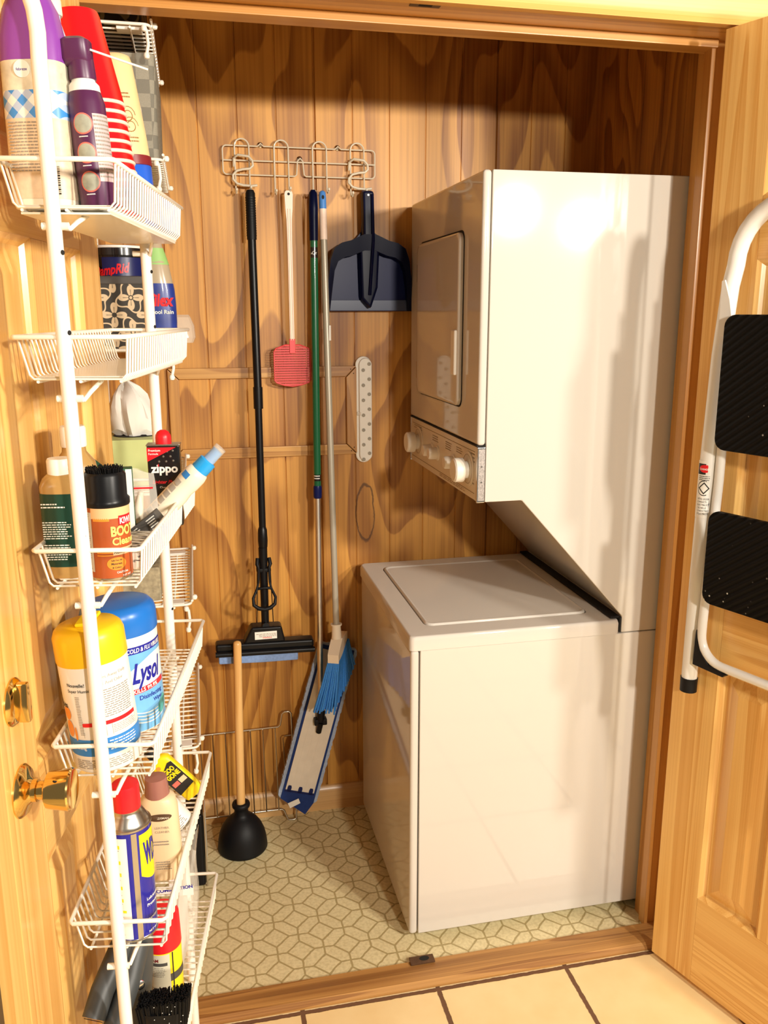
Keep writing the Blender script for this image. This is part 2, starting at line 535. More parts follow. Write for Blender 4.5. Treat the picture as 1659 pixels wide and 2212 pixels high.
class MB:
    def __init__(s):
        s.v, s.f = [], []
        s.bev = False

    def add(s, vs, fs, T=None):
        o = len(s.v)
        if T is not None:
            vs = [T @ Vector(v) for v in vs]
        s.v += [tuple(v) for v in vs]
        s.f += [tuple(i + o for i in f) for f in fs]
        return s

    def bm(s, b, T=None):
        b.verts.ensure_lookup_table()
        b.verts.index_update()
        s.add([v.co.copy() for v in b.verts], [[v.index for v in f.verts] for f in b.faces], T)
        b.free()
        return s

    def box(s, x0, x1, y0, y1, z0, z1, bev=0.0, seg=2, T=None):
        b = bmesh.new()
        vs = [b.verts.new((x, y, z)) for x in (x0, x1) for y in (y0, y1) for z in (z0, z1)]
        for q in ((0, 1, 3, 2), (4, 6, 7, 5), (0, 4, 5, 1), (2, 3, 7, 6), (0, 2, 6, 4), (1, 5, 7, 3)):
            b.faces.new([vs[i] for i in q])
        if bev:
            s.bev = True
            bmesh.ops.bevel(b, geom=b.edges[:], offset=bev, segments=seg, profile=0.5, affect='EDGES')
        return s.bm(b, T)

    def prism(s, poly, h0, h1, T=None, bev=0.0, seg=2, axis='Z'):
        """polygon in the plane, extruded; axis Z: (x,y)->z, Y: (x,z)->y, X: (y,z)->x"""
        b = bmesh.new()
        def P(p, h):
            return {'Z': (p[0], p[1], h), 'Y': (p[0], h, p[1]), 'X': (h, p[0], p[1])}[axis]
        lo = [b.verts.new(P(p, h0)) for p in poly]
        hi = [b.verts.new(P(p, h1)) for p in poly]
        n = len(poly)
        b.faces.new(lo[::-1])
        b.faces.new(hi)
        for i in range(n):
            b.faces.new((lo[i], lo[(i + 1) % n], hi[(i + 1) % n], hi[i]))
        bmesh.ops.recalc_face_normals(b, faces=b.faces[:])
        if bev:
            s.bev = True
            eds = [e for e in b.edges if e.calc_face_angle(0) > 0.5]
            bmesh.ops.bevel(b, geom=eds, offset=bev, segments=seg, profile=0.5, affect='EDGES')
        return s.bm(b, T)

    def tube(s, path, r, n=8, closed=False, T=None, caps=True):
        P = [Vector(p) for p in path]
        k = len(P)
        rr = r if isinstance(r, (list, tuple)) else [r] * k
        tans = []
        for i in range(k):
            a = P[(i - 1) % k] if (closed or i > 0) else P[i]
            c = P[(i + 1) % k] if (closed or i < k - 1) else P[i]
            t = (c - a)
            tans.append(t.normalized() if t.length > 1e-9 else Vector((0, 0, 1)))
        t0 = tans[0]
        u = t0.orthogonal().normalized()
        vs, fs = [], []
        prev = t0
        for i in range(k):
            u = prev.rotation_difference(tans[i]) @ u
            u = (u - tans[i] * u.dot(tans[i])).normalized()
            w = tans[i].cross(u)
            prev = tans[i]
            for j in range(n):
                a = 2 * PI * j / n
                vs.append(P[i] + (u * math.cos(a) + w * math.sin(a)) * rr[i])
        for i in range(k if closed else k - 1):
            for j in range(n):
                a, b2 = i * n + j, i * n + (j + 1) % n
                c, d = ((i + 1) % k) * n + (j + 1) % n, ((i + 1) % k) * n + j
                fs.append((a, b2, c, d))
        if caps and not closed:
            fs.append(tuple(range(n))[::-1])
            fs.append(tuple((k - 1) * n + j for j in range(n)))
        return s.add(vs, fs, T)

    def lathe(s, prof, n=36, T=None, sx=1.0, sy=1.0, caps=True):
        vs, fs = [], []
        k = len(prof)
        for r, z in prof:
            for j in range(n):
                a = 2 * PI * j / n
                vs.append((r * math.cos(a) * sx, r * math.sin(a) * sy, z))
        for i in range(k - 1):
            for j in range(n):
                fs.append((i * n + j, i * n + (j + 1) % n, (i + 1) * n + (j + 1) % n, (i + 1) * n + j))
        if caps and prof[0][0] > 1e-6:
            fs.append(tuple(range(n))[::-1])
        if caps and prof[-1][0] > 1e-6:
            fs.append(tuple((k - 1) * n + j for j in range(n)))
        return s.add(vs, fs, T)

    def loft(s, secs, n=40, T=None, caps=True):
        """secs: (half width x, half depth y, z, exponent, cx, cy)"""
        vs, fs = [], []
        for q in secs:
            hx, hy, z = q[:3]
            e = q[3] if len(q) > 3 else 2.0
            cx, cy = (q[4], q[5]) if len(q) > 5 else (0, 0)
            for j in range(n):
                a = 2 * PI * j / n
                c_, s_ = math.cos(a), math.sin(a)
                vs.append((cx + hx * math.copysign(abs(c_) ** (2 / e), c_), cy + hy * math.copysign(abs(s_) ** (2 / e), s_), z))
        k = len(secs)
        for i in range(k - 1):
            for j in range(n):
                fs.append((i * n + j, i * n + (j + 1) % n, (i + 1) * n + (j + 1) % n, (i + 1) * n + j))
        if caps:
            fs.append(tuple(range(n))[::-1])
            fs.append(tuple((k - 1) * n + j for j in range(n)))
        return s.add(vs, fs, T)

    def patch(s, r, a0, a1, z0, z1, n=None, r1=None, T=None):
        """curved label on a cylinder (degrees)"""
        n = n or max(2, int(abs(a1 - a0) / 5))
        r1 = r if r1 is None else r1
        vs, fs = [], []
        for i in range(n + 1):
            a = R(a0 + (a1 - a0) * i / n)
            vs.append((r * math.cos(a), r * math.sin(a), z0))
            vs.append((r1 * math.cos(a), r1 * math.sin(a), z1))
        for i in range(n):
            fs.append((2 * i, 2 * i + 2, 2 * i + 3, 2 * i + 1))
        return s.add(vs, fs, T)

    def fan(s, pts, T=None, rings=6):
        """a filled outline (centre first) bent round the local Z axis"""
        pol = [(math.hypot(p[0], p[1]), math.atan2(p[1], p[0]), p[2]) for p in pts]
        c, rim = pol[0], pol[1:]
        k = len(rim)
        vs = [pts[0]]
        for i in range(1, rings + 1):
            u = i / rings
            for q in rim:
                da = (q[1] - c[1] + PI) % (2 * PI) - PI
                r_, a_, z_ = c[0] + (q[0] - c[0]) * u, c[1] + da * u, c[2] + (q[2] - c[2]) * u
                vs.append((r_ * math.cos(a_), r_ * math.sin(a_), z_))
        fs = [(0, j + 1, (j + 1) % k + 1) for j in range(k)]
        for i in range(rings - 1):
            a, b = 1 + i * k, 1 + (i + 1) * k
            for j in range(k):
                fs.append((a + j, b + j, b + (j + 1) % k, a + (j + 1) % k))
        return s.add(vs, fs, T)

    def quad(s, a, b, c, d, T=None):
        return s.add([a, b, c, d], [(0, 1, 2, 3)], T)

    def textrows(s, r, a0, a1, z1, z0, rows, seed=1, fill=0.8, T=None, flat=None):
        """rows of tiny print, shown as word-long dashes; flat=(x0,x1,y) puts them on a flat face"""
        rnd = random.Random(seed)
        hrow = (z1 - z0) / rows
        for i in range(rows):
            zt = z1 - i * hrow
            zb = zt - hrow * 0.4
            x, xe = (a0, a0 + (a1 - a0) * rnd.uniform(fill, 1.0))
            span = a1 - a0
            while x < xe:
                w = span * rnd.uniform(0.05, 0.16)
                x2 = min(xe, x + w)
                if flat is not None:
                    s.quad((x, flat, zb), (x2, flat, zb), (x2, flat, zt), (x, flat, zt), T)
                else:
                    s.patch(r, x, x2, zb, zt, 2, T=T)
                x = x2 + span * 0.025
        return s

    def build(s, name, mtl, parent=None, smooth=35, label=None, world=False):
        me = bpy.data.meshes.new(name)
        vs = s.v
        if world and parent is not None:
            inv = root_matrix(parent).inverted()
            vs = [inv @ Vector(v) for v in vs]
        me.from_pydata([tuple(v) for v in vs], [], s.f)
        b = bmesh.new()
        b.from_mesh(me)
        bmesh.ops.recalc_face_normals(b, faces=b.faces[:])
        b.to_mesh(me)
        b.free()
        if smooth:
            for p in me.polygons:
                p.use_smooth = True
            me.set_sharp_from_angle(angle=R(smooth))
        me.materials.append(mtl)
        o = bpy.data.objects.new(name, me)
        COL.objects.link(o)
        if s.bev and smooth:
            wn = o.modifiers.new('weighted_normal', 'WEIGHTED_NORMAL')
            wn.keep_sharp = True
            wn.weight = 100
        if parent is not None:
            o.parent = parent
        if label:
            o['label'] = label
        return o


def MBW():
    q = MB()
    q.bev = True
    return q


def root_matrix(o):
    while o.parent is not None:
        o = o.parent
    return Matrix.LocRotScale(o.location, o.rotation_euler, o.scale)


def tag(o, label, cat, group=None, kind=None):
    if label:
        o['label'] = label
    if cat:
        o['category'] = cat
    if group:
        o['group'] = group
    if kind:
        o['kind'] = kind
    return o


def thing(name, label, cat, loc=(0, 0, 0), rot=(0, 0, 0), group=None):
    o = bpy.data.objects.new(name, None)
    COL.objects.link(o)
    o.empty_display_size = 0.02
    o.location = loc
    o.rotation_euler = rot
    return tag(o, label, cat, group)


def struct(name, mb, mtl, label, cat, smooth=35):
    o = mb.build(name, mtl, None, smooth)
    return tag(o, label, cat, None, 'structure')


def copy_thing(root, loc, label=None):
    r = root.copy()
    COL.objects.link(r)
    r.location = loc
    if label:
        r['label'] = label
    for ch in list(root.children):
        c = ch.copy()
        COL.objects.link(c)
        c.parent = r
    return r


_tx = {}


def text_geo(body, bold=0.0, shear=0.0):
    k = (body, bold, shear)
    if k not in _tx:
        cu = bpy.data.curves.new('lettering', 'FONT')
        cu.body = body
        cu.size = 1.0
        cu.offset = bold
        cu.shear = shear
        cu.resolution_u = 3
        cu.align_x = 'LEFT'
        ob = bpy.data.objects.new('lettering', cu)
        COL.objects.link(ob)
        dg = bpy.context.evaluated_depsgraph_get()
        me = bpy.data.meshes.new_from_object(ob.evaluated_get(dg))
        vs = [v.co.copy() for v in me.vertices]
        fs = [tuple(p.vertices) for p in me.polygons]
        bpy.data.objects.remove(ob)
        bpy.data.curves.remove(cu)
        bpy.data.meshes.remove(me)
        x0, x1 = min(v.x for v in vs), max(v.x for v in vs)
        vs = [Vector((v.x - x0, v.y, 0)) for v in vs]
        _tx[k] = (vs, fs, x1 - x0)
    return _tx[k]


def letters(body, w, mtl, parent, T=None, wrap=None, h=None, bold=0.0, shear=0.0, name='lettering', slope=0.0):
    """flat: T places text (x right, z up) ; wrap=(radius, start angle deg, z base): round a cylinder.  w = width of the word in metres"""
    vs, fs, L = text_geo(body, bold, shear)
    sx = w / L
    sy = sx if h is None else h / 0.72
    mb = MB()
    if wrap:
        r, a0, z0 = wrap
        if len(fs) < 4000:
            out = []
            for v in vs:
                a = R(a0) + v.x * sx / r
                out.append((r * math.cos(a), r * math.sin(a), z0 + v.y * sy + v.x * sx * slope))
            mb.add(out, fs, T)
    else:
        mb.add([(v.x * sx, 0, v.y * sy) for v in vs], fs, T)
    return mb.build(name, mtl, parent, 0)


def arc(c, r, a0, a1, n, plane='XZ', y=0.0):
    out = []
    for i in range(n + 1):
        a = R(a0 + (a1 - a0) * i / n)
        p, q = c[0] + r * math.cos(a), c[1] + r * math.sin(a)
        out.append({'XZ': (p, y, q), 'XY': (p, q, y), 'YZ': (y, p, q)}[plane])
    return out


def rrect(x0, x1, y0, y1, r, n=5):
    pts = []
    for cx, cy, a in ((x1 - r, y1 - r, 0), (x0 + r, y1 - r, 90), (x0 + r, y0 + r, 180), (x1 - r, y0 + r, 270)):
        for i in range(n + 1):
            t = R(a + 90 * i / n)
            pts.append((cx + r * math.cos(t), cy + r * math.sin(t)))
    return pts


def rot_to(p, d, roll=0.0):
    """matrix placing local +Z along d at p"""
    q = Vector((0, 0, 1)).rotation_difference(Vector(d).normalized())
    return Matrix.Translation(Vector(p)) @ q.to_matrix().to_4x4() @ Matrix.Rotation(roll, 4, 'Z')


# ------------------------------------------------------------------ the closet shell
YB = 0.64       # back wall
XL, XR = -0.66, 0.71


def panel_wall(a0, a1, seams, flip):
    """grooved sheet panelling: profile along the wall, grooves every four inches"""
    prof = [(a0, 0.0)]
    g = -0.413 - 0.1016 * 8
    while g < a1:
        if g > a0 + 0.01:
            wd = 0.0022 if not any(abs(g - q) < 0.02 for q in seams) else 0.0035
            dp = 0.003 if wd < 0.003 else 0.007
            if g + wd < a1 - 0.005:
                prof += [(g - wd, 0.0), (g - wd * 0.35, dp), (g + wd * 0.35, dp), (g + wd, 0.0)]
        g += 0.1016
    prof.append((a1, 0.0))
    prof += [(a1, 0.018), (a0, 0.018)]
    return prof


pw = panel_wall(XL, XR, (-0.1154, 0.396, -0.53), False)
struct('wall_back', MB().prism([(x, YB + d) for x, d in pw], 0.0, 2.42), M['panel'],
       'stained grooved wood panelling across the back of the closet', 'wall', 20)
pl = panel_wall(-0.02, YB, (), False)
struct('wall_left', MB().prism([(XL - d, y) for y, d in pl], 0.0, 2.42), M['panel_side'],
       'stained wood panelling on the left side of the closet behind the wire trays', 'wall', 20)
struct('wall_right', MB().prism([(XR + d, y) for y, d in pl], 0.0, 2.42), M['panel_side'],
       'stained wood panelling beside the stacked laundry unit', 'wall', 20)
struct('ceiling', MB().box(XL - 0.02, XR + 0.02, -0.03, YB + 0.02, 2.42, 2.44), M['panel_side'],
       'dark wooden ceiling of the closet', 'ceiling')
struct('floor', MB().box(XL - 0.02, XR + 0.02, -0.09, YB + 0.02, -0.02, 0.0), M['vinyl'],
       'beige vinyl closet floor patterned with squares and long hexagons', 'floor')
struct('floor', MB().box(-2.2, 2.6, -2.6, -0.09, -0.024, -0.002), M['tile'],
       'large yellow-beige ceramic tiles with brown grout outside the closet', 'floor')
fr = MB().box(-1.7, -0.66, -0.165, -0.02, 0, 2.6)
struct('wall_front', fr, M['plaster'], 'wall left of the closet opening behind the left door', 'wall')
struct('wall_front', MB().box(0.656, 1.7, -0.165, -0.02, 0, 2.6), M['plaster'], 'wall right of the closet opening behind the right door', 'wall')
struct('wall_front', MB().box(-0.66, 0.656, -0.165, -0.02, 2.086, 2.6), M['plaster'], 'wall above the closet opening', 'wall')

# jambs, stops, casings, threshold, baseboard, picture-frame moulding
struct('trim_1', MB().prism([(0.61, -0.01), (0.655, -0.01), (0.655, -0.165), (0.648, -0.165), (0.648, -0.070), (0.61, -0.070)], 0, 2.086), M['jamb_z'], 'right door jamb of amber pine', 'door jamb')
struct('trim_2', MB().box(0.600, 0.61, -0.074, -0.046, 0.0, 2.066, 0.002), M['jamb_z'], 'narrow door stop on the right jamb', 'door stop')
struct('trim_3', MB().box(-0.66, -0.64, -0.165, -0.01, 0, 2.086, 0.0015), M['jamb_z'], 'left door jamb of amber pine', 'door jamb')
struct('trim_4', MB().box(-0.64, 0.648, -0.165, -0.01, 2.066, 2.086, 0.0015), M['jamb_x'], 'head jamb across the top of the closet opening', 'door jamb')
struct('trim_5', MB().box(-0.64, 0.61, -0.082, -0.035, 2.050, 2.066, 0.002), M['jamb_x'], 'door stop strip under the head jamb', 'door stop')
hc = MB().prism([(-0.183, 2.060), (-0.165, 2.060), (-0.165, 2.150), (-0.180, 2.150), (-0.186, 2.120), (-0.184, 2.078), (-0.180, 2.070)], -0.75, 0.73, axis='X')
struct('trim_6', hc, M['pine_x'], 'pale pine head casing above the closet opening', 'door casing', 25)
struct('trim_7', MB().box(0.652, 0.73, -0.182, -0.165, 0.0, 2.06, 0.003), M['pine_z'], 'pine side casing behind the right door', 'door casing')
struct('trim_8', MB().box(-0.75, -0.67, -0.182, -0.165, 0.0, 2.06, 0.003), M['pine_z'], 'pine side casing behind the left door', 'door casing')
th = MB().prism([(-0.152, 0.0), (-0.152, 0.006), (-0.140, 0.013), (-0.112, 0.013), (-0.106, 0.010), (-0.072, 0.008), (-0.064, 0.0)], -0.64, 0.648, axis='X')
struct('trim_9', th, M['sill'], 'worn wooden threshold between vinyl and tile floors', 'threshold', 25)
bb = MB().prism([(YB, 0), (YB - 0.014, 0), (YB - 0.014, 0.060), (YB - 0.011, 0.070), (YB - 0.005, 0.078), (YB, 0.080)], XL, XR, axis='X')
struct('baseboard_back', bb, M['base'], 'pale wooden baseboard along the back wall', 'baseboard', 25)
bl = MB().prism([(XL, 0), (XL + 0.014, 0), (XL + 0.014, 0.066), (XL, 0.080)], -0.01, YB - 0.014, axis='Y')
struct('baseboard_left', bl, M['base'], 'pale wooden baseboard along the left closet wall', 'baseboard', 25)


def mstrip(poly, ax):
    return MB().prism(poly, YB - 0.013, YB + 0.001, axis='Y', bev=0.002)


fx0, fx1, fz0, fz1, fwid = -0.524, -0.003, 1.135, 1.387, 0.030
t = thing('hatch_frame', 'flat mitred wood frame nailed on the panelled wall behind the mop handles', 'wall moulding', (fx0, YB, fz0))
t['kind'] = 'structure'
for nm, poly, mm in (('rail', [(fx0, fz1), (fx1, fz1), (fx1 - fwid, fz1 - fwid), (fx0 + fwid, fz1 - fwid)], 'strip_x'),
                     ('rail', [(fx0, fz0), (fx1, fz0), (fx1 - fwid, fz0 + fwid), (fx0 + fwid, fz0 + fwid)], 'strip_x'),
                     ('stile', [(fx0, fz0), (fx0, fz1), (fx0 + fwid, fz1 - fwid), (fx0 + fwid, fz0 + fwid)], 'strip_z'),
                     ('stile', [(fx1, fz0), (fx1, fz1), (fx1 - fwid, fz1 - fwid), (fx1 - fwid, fz0 + fwid)], 'strip_z')):
    cx = sum(p[0] for p in poly) / 4
    cz = sum(p[1] for p in poly) / 4
    poly = [(cx + (p[0] - cx) * 0.998, cz + (p[1] - cz) * 0.985) for p in poly]
    mstrip(poly, 0).build(nm, M[mm], t, 25, world=True)
nb = MB()
for (x, z) in ((-0.508, 1.377), (-0.515, 1.362), (-0.02, 1.378), (-0.012, 1.366), (-0.02, 1.145), (-0.012, 1.155)):
    nb.lathe([(0.0016, 0), (0.0012, 0.0006)], 8, T=Matrix.Translation((x, YB - 0.0132, z)) @ Matrix.Rotation(R(90), 4, 'X'))
nb.build('nail_head', M['gap'], t, 0, world=True)

# strike plates of the old door catch
t = thing('strike_plate', 'small rusty strike plate set in the worn wooden threshold', 'strike plate', (0.012, -0.075, 0.011))
sp_ = MB().box(-0.030, 0.030, -0.013, 0.011, -0.001, 0.004, 0.001).build('plate', mat('rusty_steel', (0.14, 0.075, 0.04), 0.6, 0.6, 0, 0.4, 90), t)
MB().lathe([(0.0, 0.0045), (0.010, 0.0045), (0.010, 0.0040)], 20, T=Matrix.Translation((0.006, 0, 0)), sx=1.2, sy=0.75).build('catch_hole', M['gap'], t)
t = thing('strike_plate', 'small dark strike plate recessed in the head jamb above the opening', 'strike plate', (-0.018, -0.150, 2.0655))
MB().box(-0.028, 0.028, -0.008, 0.012, -0.0015, 0.0, 0.0005).build('plate', mat('dark_steel', (0.16, 0.10, 0.05), 0.5, 0.7), t)
MB().box(-0.012, 0.012, -0.004, 0.006, -0.002, -0.0012).build('catch_hole', M['gap'], t)


# ------------------------------------------------------------------ doors (six-panel pine, both open outwards)
def make_door(name, label, origin, rotz, fs, y0, width):
    t = thing(name, label, 'door', origin, (0, 0, rotz))
    t['kind'] = 'structure'
    th_ = 0.035
    z0, z1 = 0.015, 2.055
    st = 0.112
    mul = 0.075
    pw_ = (width - 2 * st - mul) / 2
    ya = y0
    yb = y0 - width

    def bx(mb, d0, d1, ya_, yb_, za, zb, bev=0.0):
        xs = sorted((fs * d0, fs * d1))
        mb.box(xs[0], xs[1], min(ya_, yb_), max(ya_, yb_), za, zb, bev)
        return mb

    bx(MB(), -th_, 0, ya, ya - st, z0, z1, 0.0015).build('stile', M['pine_z'], t)
    bx(MB(), -th_, 0, yb + st, yb, z0, z1, 0.0015).build('stile', M['pine_z'], t)
    rails = ((z0, 0.235), (0.800, 0.945), (1.630, 1.745), (1.935, z1))
    for a, b in rails:
        bx(MB(), -th_, 0, ya - st, yb + st, a, b, 0.0008).build('rail', M['pine_y'], t)
    cols = ((ya - st, ya - st - pw_), (yb + st + pw_, yb + st))
    for a, b in ((0.235, 0.800), (0.945, 1.630), (1.745, 1.935)):
        bx(MB(), -th_, 0, cols[0][1], cols[1][0], a, b, 0.0008).build('mullion', M['pine_z'], t)
        for c0, c1 in cols:
            mb = MB()
            # raised field: rings from the sticking edge down to the groove, up the bevel, flat centre
            lv = [(0.0, -0.0005), (0.007, -0.006), (0.012, -0.0125), (0.017, -0.0130), (0.046, -0.0045), (0.050, -0.0035)]
            vs, fs_ = [], []
            for off, d in lv:
                for (yy, zz) in ((c0 - off, a + off), (c1 + off, a + off), (c1 + off, b - off), (c0 - off, b - off)):
                    vs.append((fs * d, yy, zz))
            for i in range(len(lv) - 1):
                for j in range(4):
                    fs_.append((i * 4 + j, i * 4 + (j + 1) % 4, (i + 1) * 4 + (j + 1) % 4, (i + 1) * 4 + j))
            k = (len(lv) - 1) * 4
            fs_.append((k, k + 1, k + 2, k + 3))
            mb.add(vs, fs_)
            bx(mb, -th_ + 0.008, -0.020, c0, c1, a, b)
            mb.build('panel', M['pine_z'], t, 12)
    return t


AL = 0.155
HL = Vector((-0.60, -0.15, 0))
nL = Vector((math.cos(AL), -math.sin(AL), 0))
yL = Vector((math.sin(AL), math.cos(AL), 0))


def RK(n, y, z):
    return HL + nL * n + yL * y + Vector((0, 0, z))


door_l = make_door('door_1', 'open pine panel door on the left with brass knob and wire rack', HL, -AL, 1, -0.022, 0.615)
AR = 0.349
xRv = Vector((math.cos(AR), math.sin(AR), 0))
HR = Vector((0.61, -0.165, 0)) - xRv * 0.045
door_r = make_door('door_2', 'open pine panel door on the right with a step ladder hung on it', HR, AR, -1, 0.008, 0.600)

TX = Matrix.Rotation(R(90), 4, 'Y')     # local z -> x
kn = MB().lathe([(0.0335, 0.0), (0.0335, 0.002), (0.029, 0.007), (0.018, 0.010), (0.014, 0.014), (0.014, 0.020), (0.0115, 0.021),
                 (0.0115, 0.028), (0.017, 0.030), (0.0225, 0.033), (0.0235, 0.038), (0.0262, 0.058), (0.0266, 0.061), (0.025, 0.063), (0.022, 0.0615), (0.0, 0.0600)],
                40, T=Matrix.Translation((0, -0.590, 0.948)) @ TX)
ko = kn.build('door_knob', M['brass'], door_l, 40, 'round polished brass knob')
MB().lathe([(0.0035, 0), (0.003, 0.001)], 12, T=Matrix.Translation((0.047, -0.590 - 0.013, 0.948 + 0.0195))).build('pin_hole', M['gap'], ko)
tt = MB().lathe([(0.030, 0), (0.030, 0.002), (0.026, 0.006), (0.016, 0.009), (0.0, 0.0095)], 36, T=Matrix.Translation((0, -0.588, 1.068)) @ TX)
to = tt.build('thumb_turn', M['brass'], door_l, 40, 'brass deadbolt thumb turn on a round rose')
MB().prism([(-0.594, 1.042), (-0.584, 1.042), (-0.580, 1.068), (-0.584, 1.094), (-0.594, 1.094), (-0.598, 1.068)], 0.006, 0.021, axis='X', bev=0.003).build('turn_blade', M['brass'], to)

# ------------------------------------------------------------------ stacked washer and dryer
W = 0.60
t = thing('stacked_laundry_unit', 'tall white stacked washer and dryer standing against the right of the closet', 'washer dryer', (0.0, 0.0, 0.0))
MB().box(0.0225, 0.672, 0.0005, W, 0.022, 0.7765, 0.003).build('washer_cabinet', M['enamel'], t)
MB().box(0.0, 0.0205, 0.0, W, 0.022, 0.7765, 0.008, 4).build('washer_front_panel', M['enamel'], t)
for (x, y) in ((0.06, 0.05), (0.06, 0.55), (0.61, 0.05), (0.61, 0.55)):
    MB().lathe([(0.02, 0.0), (0.02, 0.012), (0.008, 0.012), (0.008, 0.03)], 16, T=Matrix.Translation((x, y, 0.0))).build('levelling_foot', M['black'], t)
# washer top: deck with a rounded opening, lid sitting in it
bmt = bmesh.new()
outer = rrect(-0.004, 0.5185, -0.004, W + 0.004, 0.012, 3)
inner = rrect(0.050, 0.466, 0.058, 0.545, 0.022, 3)
ring = []
lev = [(outer, 0.778, 1.0), (outer, 0.802, 1.0), ([(0.257 + (x - 0.257) * 0.992, 0.3 + (y - 0.3) * 0.992) for x, y in outer], 0.8095, 1), ([(0.257 + (x - 0.257) * 0.976, 0.3 + (y - 0.3) * 0.978) for x, y in outer], 0.8125, 1),
       ([(0.258 + (x - 0.258) * 1.012, 0.3015 + (y - 0.3015) * 1.010) for x, y in inner], 0.8130, 1), (inner, 0.8110, 1), (inner, 0.800, 1)]
for pts, z, _ in lev:
    ring.append([bmt.verts.new((x, y, z)) for x, y in pts])
n_ = len(outer)
for a, b in zip(ring, ring[1:]):
    for i in range(n_):
        bmt.faces.new((a[i], a[(i + 1) % n_], b[(i + 1) % n_], b[i]))
bmt.faces.new(ring[0][::-1])
MBW().bm(bmt).build('washer_top', M['enamel_top'], t, 50)
lid = MB()
bml = bmesh.new()
lr = rrect(0.0525, 0.4635, 0.0605, 0.5425, 0.020, 4)
rr_ = []
for sc, z in ((1.0, 0.800), (1.0, 0.8120), (0.992, 0.8155), (0.978, 0.8165), (0.964, 0.8140), (0.95, 0.8138)):
    rr_.append([bml.verts.new((0.258 + (x - 0.258) * sc, 0.3015 + (y - 0.3015) * sc, z)) for x, y in lr])
for a, b in zip(rr_, rr_[1:]):
    for i in range(len(lr)):
        bml.faces.new((a[i], a[(i + 1) % len(lr)], b[(i + 1) % len(lr)], b[i]))
bml.faces.new(rr_[-1])
bml.faces.new(rr_[0][::-1])
MBW().bm(bml).build('washer_lid', M['enamel_top'], t, 50)
MB().box(0.5195, 0.5235, 0.002, W, 0.779, 0.8165).build('seal_strip', M['gap'], t)
MB().box(0.496, 0.520, 0.004, W, 0.8135, 0.8200, 0.002).build('seal_strip', M['blackmatte'], t)
# dryer tower
prof = [(0.1685, 1.82), (0.672, 1.82), (0.672, 0.7785), (0.524, 0.7785), (0.524, 0.8195), (0.2566, 1.1180), (0.1685, 1.1180)]
MB().prism(prof, 0.0, W, axis='Y', bev=0.003).build('dryer_cabinet', M['enamel'], t, 40)
MB().box(0.148, 0.1670, -0.001, W + 0.001, 1.2465, 1.8195, 0.007, 4).build('dryer_front_panel', M['enamel'], t)
MB().box(0.1475, 0.1665, 0.002, W - 0.002, 1.2435, 1.2470).build('panel_gap', M['gap'], t)
# dryer door: recess shadow line drawn as a dark plate, and a raised pillow door
dp = rrect(0.118, 0.498, 1.318, 1.712, 0.022, 5)
MB().prism(dp, 0.1465, 0.1490, axis='X').build('door_recess_shadow', M['gap'], t)
bmd = bmesh.new()
rr_ = []
dq = rrect(0.121, 0.495, 1.322, 1.707, 0.020, 5)
for sc, x in ((1.0, 0.1485), (1.0, 0.1400), (0.985, 0.1370), (0.95, 0.1362)):
    rr_.append([bmd.verts.new((x, 0.308 + (a - 0.308) * sc, 1.5145 + (b - 1.5145) * sc)) for a, b in dq])
for a, b in zip(rr_, rr_[1:]):
    for i in range(len(dq)):
        bmd.faces.new((a[i], a[(i + 1) % len(dq)], b[(i + 1) % len(dq)], b[i]))
bmd.faces.new(rr_[-1])
bmd.faces.new(rr_[0][::-1])
dd = MBW().bm(bmd).build('dryer_door', M['enamel'], t, 50)
MB().box(0.1300, 0.1375, 0.128, 0.156, 1.392, 1.494, 0.003, 3).build('door_handle', M['knobw'], dd)
for z in (1.381, 1.634):
    MB().box(0.1400, 0.1480, 0.4985, 0.508, z - 0.024, z + 0.024, 0.002).build('hinge', M['chrome'], dd)
# console
cp = MB().prism([(0.150, 1.122), (0.150, 1.2425), (0.1665, 1.2425), (0.1665, 1.118), (0.154, 1.118)], 0.004, W - 0.004, axis='Y').build('control_panel', M['console'], t)
lines = MB()
for z in (1.1345, 1.2290):
    lines.box(0.1494, 0.1502, 0.02, W - 0.02, z, z + 0.0012)
cons = MB()
TC = Matrix(((0, 1, 0, 0.14965), (-1, 0, 0, 0), (0, 0, 1, 0), (0, 0, 0, 1)))
for k, (a, b, z1_, z0_, rows) in enumerate(((0.02, 0.05, 1.225, 1.150, 9), (0.11, 0.16, 1.222, 1.206, 3), (0.20, 0.25, 1.222, 1.200, 4), (0.31, 0.37, 1.222, 1.204, 3), (0.46, 0.56, 1.226, 1.214, 2), (0.08, 0.30, 1.132, 1.124, 2))):
    cons.textrows(0, -b, -a, z1_, z0_, rows, seed=k, flat=0.0, T=TC)
lines.v += cons.v[:0]
lines.add(cons.v, cons.f)
lines.build('console_print', M['consoleink'], cp, 0)
TXN = Matrix.Rotation(R(-90), 4, 'Y')
for y in (0.506, 0.062):
    dl = MB().lathe([(0.040, 0.0), (0.040, 0.003), (0.034, 0.0045), (0.0, 0.0045)], 36, T=Matrix.Translation((0.1505, y, 1.185)) @ TXN).build('timer_dial', M['console'], cp)
    MB().lathe([(0.0342, 0.0046), (0.0337, 0.0050), (0.0332, 0.0046)], 36, caps=False, T=Matrix.Translation((0.1505, y, 1.185)) @ TXN).build('dial_ring', M['consoleink'], dl)
    MB().lathe([(0.020, 0.0045), (0.020, 0.014), (0.0275, 0.016), (0.0285, 0.020), (0.0275, 0.036), (0.024, 0.039), (0.0, 0.039)], 36,
               T=Matrix.Translation((0.1505, y, 1.183)) @ TXN).build('knob', M['knobw'], dl)
